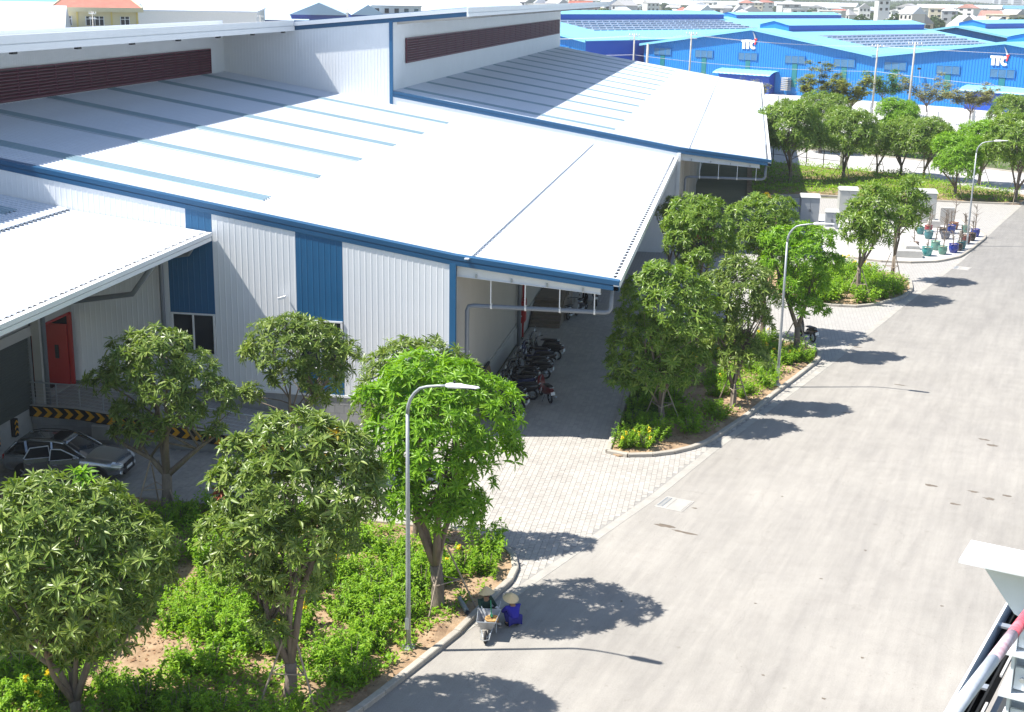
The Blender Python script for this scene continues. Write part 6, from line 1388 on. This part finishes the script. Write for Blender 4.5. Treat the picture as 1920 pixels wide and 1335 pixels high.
block('blue_factory_shed', 'dark blue gabled shed left of the small blue gable', -146, 402, rad(18), 26, 60, 9.4, m_db, 'gabley', m_lb, rh=4.6)
block('blue_factory_shed', 'dark blue gabled shed with pale roof beyond the warehouse ridge', -129, 404, rad(18), 15.5, 50, 10.9, m_db, 'gable', m_lb, rh=3.4)
block('blue_factory_shed', 'small dark blue gable right of the larger one', -115.5, 408, rad(18), 9, 44, 11.0, m_db, 'gable', m_lb, rh=2.9)
block('white_building', 'white flat roofed building with dark windows right of the blue gables', -109, 420, rad(16), 15, 12, 13.2, m_wh, None, m_wh, 5)
block('green_roof_shed', 'shed with green roof sheets behind the left white warehouse', -153, 281, rad(24), 22, 20, 11.5, m_grn, 'gabley', m_grn, rh=2.2)
power_pole('thin utility pole by the yellow house', -100, 200, 14.2, 0, 0, True, .12); power_pole('utility pole with insulators before the left blue gable', -104, 285, 12.4, 0, 0, True, .12); power_pole('utility pole with insulators right of the left blue gable', -98, 330, 13.6, 0, 0, True, .12)
for i, (x, y, w, d, h, m_, rf_, lb) in enumerate([(-235,420,70,60,8,m_wh,m_roof,'long white roofed factory hall left of the town'),(-205,520,60,50,9,m_wh,m_lb,'pale blue roofed factory hall left of the town'),(-160,560,50,46,9,m_wh,m_roof,'white roofed hall behind the dark blue gables'),(-255,640,90,60,9,m_wh,m_roof,'wide white hall at the far left of the horizon'),(-185,690,70,50,10,m_db,m_lb,'blue walled hall far behind the dark gables'),(-130,620,44,40,9,m_wh,m_lb,'pale hall right of the dark blue gables'),(-330,560,90,70,9,m_wh,m_grn,'green roofed hall at the far left'),(-300,820,120,70,9,m_wh,m_roof,'long white hall on the left horizon'),(-200,860,100,60,9,m_wh,m_roof,'long white hall left of the distant town'),(-420,760,110,80,9,m_wh,m_roof,'white hall at the leftmost horizon')]):
    block('factory_hall', lb, x, y, rad(20), w, d, h, m_, 'gabley', rf_, 0, 'building', 'factory halls on the left', rh=4.5)
# ---------------------------------------------------------------- the town in the distance
RT = random.Random(99)
m_h = [m_wh, M('pale plaster', (.62,.60,.56), .85), M('cream house wall', (.66,.58,.44), .85), M('grey house wall', (.45,.46,.47), .85)]
m_r = [M('grey house roof', (.38,.38,.39), .8), m_tile, m_roof, M('faded red roof', (.45,.22,.18), .8), M('blue house roof', (.10,.30,.50), .6)]
wn = ['white','pale','cream','grey']; rn = ['grey','red tiled','white sheet','faded red','blue']
def toplace(px, D):    # bearing by offset from the view axis, px in photo columns
    a = math.atan((px-960)/2530)-_yaw; return D*math.sin(a), D*math.cos(a)
for i in range(260):
    px = RT.uniform(480, 1990); D = RT.choice((RT.uniform(560,800), RT.uniform(700,1100), RT.uniform(1000,1700)))
    if px < 1060 and D < 640: D += 200
    x, y = toplace(px, D); a, b = RT.choice((0,0,0,1,1,2,3)), RT.choice((0,0,0,1,2,2,2,3)); w, d = RT.uniform(6,12), RT.uniform(7,13); h = RT.choice((4.5,6.5,7.5,9.5,12)); kind = RT.choice((None,None,'gable','hip','gabley'))
    if D > 1000: w *= 1.5
    lb = f"{wn[a]} walled house with {'flat roof' if kind is None else rn[b]+' '+('hipped roof' if kind=='hip' else 'roof')} in the distant town"
    block('town_house', lb, x, y, RT.uniform(-.8,.8), w, d, h, m_h[a], kind, m_r[b] if kind else m_h[a], RT.choice((2,3)), 'house', 'houses of the distant town', rh=RT.uniform(1.8,3.5), floors=1 if h < 7 else 2)
for i, (px, D, w, d, h, lb) in enumerate([(1690,620,9,10,8,'cream house with a steep gable right of centre in the town'),(1830,600,12,10,7,'grey house with pointed gables at the right of the town'),(1770,640,10,12,7,'house with a grey metal shed roof in the town'),(1620,760,6,7,17,'tall white tower block in the town'),(1360,700,9,9,9,'white house with peaked roof beside the blue factory roof')]):
    x, y = toplace(px, D); block('town_house', lb, x, y, .2, w, d, h, m_h[2 if i == 0 else 0], 'gable' if i != 3 else None, m_r[0], 2, 'house', 'landmark houses of the town', rh=4.5, floors=2)
for i in range(9):
    px = (1250,1330,1420,1500,1760,1830,1900,1010,1130)[i]; x, y = toplace(px, 1500+i*60); block('long_shed', ['long white factory shed on the horizon, first from left','long white factory shed on the horizon left of centre','long white shed before the woods','long white shed left of the woods','long white shed at the right of the woods','long pale shed with blue roof at far right','long white shed at the far right edge','long pale shed beyond the warehouse roof end','long white shed right of the warehouse roof end'][i], x, y, RT.uniform(-.3,.3), 90, 30, 8, m_wh, 'gabley', m_roof if i != 5 else m_r[4], 0, 'shed', 'sheds on the horizon', rh=4)
# round leafy trees of the town
def blob_tree(seed, h, r):
    q = np.random.default_rng(seed); n = 1500; c = q.normal(size=(9,3)); c /= np.linalg.norm(c,axis=1)[:,None]; c *= np.array([.55,.55,.4])*r; c[:,2] += h*.62
    k = q.integers(0,9,n); d = q.normal(size=(n,3)); d /= np.linalg.norm(d,axis=1)[:,None]; P = c[k]+d*r*.5*(1-.4*q.random((n,1))**2); L_ = r*.12
    a = q.normal(size=(n,3)); a /= np.linalg.norm(a,axis=1)[:,None]; b = np.cross(a, q.normal(size=(n,3))); b /= np.linalg.norm(b,axis=1)[:,None]
    V = np.stack([P-a*L_,P+b*L_*.6,P+a*L_,P-b*L_*.6],1).reshape(-1,3); return V, np.arange(4*n).reshape(-1,4)
m_town = leaf_mat('distant tree leaf', (.045,.085,.022), (.07,.12,.03), (.10,.15,.045), .7, .2, .2)
bt = []
for i in range(3):
    V, F = blob_tree(i, 8, 3.6); bt.append(np_mesh('crown', V, F, m_town))
tk = MB().tube([(0,0,0),(0,0,5)],[.3,.2],7).mesh('trunk', m_trunk)
for i in range(130):
    px = RT.uniform(420,2000); D = RT.uniform(540,1500); x, y = toplace(px, D); s = RT.uniform(.7,1.5)
    t = thing('round_tree', 'round dark tree between the houses of the distant town', 'tree', (x,y,0), RT.uniform(0,6), 'trees of the distant town', local=True); t.scale = (s*1.15,s*1.15,s)
    inst('crown', bt[i % 3], t); inst('trunk', tk, t)
# wooded rise on the horizon
q = np.random.default_rng(5); n = 42000; ang = q.uniform(math.atan((700-960)/2530)-_yaw-.05, math.atan((2000-960)/2530)-_yaw+.08, n); D = q.uniform(1750,3300,n)
zz = np.maximum(0,(D-1750)/1550)*5*(.7+.3*np.sin(ang*23+1)) + q.random(n)**.6*10*(.8+.3*np.sin(ang*61)); sz = q.uniform(2.5,5,n)
P = np.stack([D*np.sin(ang), D*np.cos(ang), zz],1); a = q.normal(size=(n,3)); a /= np.linalg.norm(a,axis=1)[:,None]; b = np.cross(a,q.normal(size=(n,3))); b /= np.linalg.norm(b,axis=1)[:,None]
V = np.stack([P-a*sz[:,None],P+b*sz[:,None]*.7,P+a*sz[:,None],P-b*sz[:,None]*.7],1).reshape(-1,3)
tag(link(bpy.data.objects.new('distant_wood', np_mesh('distant_wood', V, np.arange(4*n).reshape(-1,4), m_town))), 'dark green woods along the horizon', 'woods', kind='stuff')
g = MB(); A0, A1 = math.atan((600-960)/2530)-_yaw-.1, math.atan((2100-960)/2530)-_yaw+.1; vv = []
for i in range(41):
    a = A0+(A1-A0)*i/40
    for D, k in ((1750,-.1),(2500,.45),(3300,1.0),(4200,1.0)): vv.append((D*math.sin(a), D*math.cos(a), max(-.1,5*k*(.7+.3*math.sin(a*23+1)))))
g.add(vv, [(4*i+j,4*i+j+1,4*i+j+5,4*i+j+4) for i in range(40) for j in range(3)]); struct(g.obj('hills', m_ground, smooth=True))
m_tower = M('pale tower concrete', (.45,.48,.52), .8)
for i, (px, D, w, d, h, lb) in enumerate([(1838,4600,22,20,60,'pale tower block, left one of the group on the horizon'),(1862,4700,26,22,66,'tall pale tower block at the right on the horizon'),(1825,4900,18,18,48,'slender tower block on the horizon'),(1690,5000,24,20,44,'hazy tower left of the tall group'),(1740,5100,20,20,50,'hazy tower between the groups on the horizon')]):
    x, y = toplace(px, D); t = thing('tower_block', lb, 'tower', (x,y,0), .2, 'tower blocks on the horizon', local=True)
    MB().box(-w/2,w/2,-d/2,d/2,0,h).obj('wall', m_tower, t); MB().box(-w/4,w/4,-d/4,d/4,h,h+5).obj('roof_house', m_tower, t)
    for f_ in range(int(h/7)): MB().box(-w/2+1,w/2-1,-d/2-.2,-d/2-.05,3+f_*7,5+f_*7).obj('window_band', m_glass, t)
# ================================================================ humid air
hz = MB(); hz.box(-7100,7100,-420,9650,-1.1,90)
hm = bpy.data.materials.new('humid haze'); hm.use_nodes = True; ht = hm.node_tree; ht.nodes.clear()
hv = ht.nodes.new('ShaderNodeVolumePrincipled'); hv.inputs['Density'].default_value = .00020; hv.inputs['Color'].default_value = (.92,.96,1,1); hv.inputs['Anisotropy'].default_value = .2
ho_ = ht.nodes.new('ShaderNodeOutputMaterial'); ht.links.new(hv.outputs[0], ho_.inputs['Volume'])
tag(hz.obj('haze', hm), 'pale humid air over the whole place', 'haze', kind='stuff')
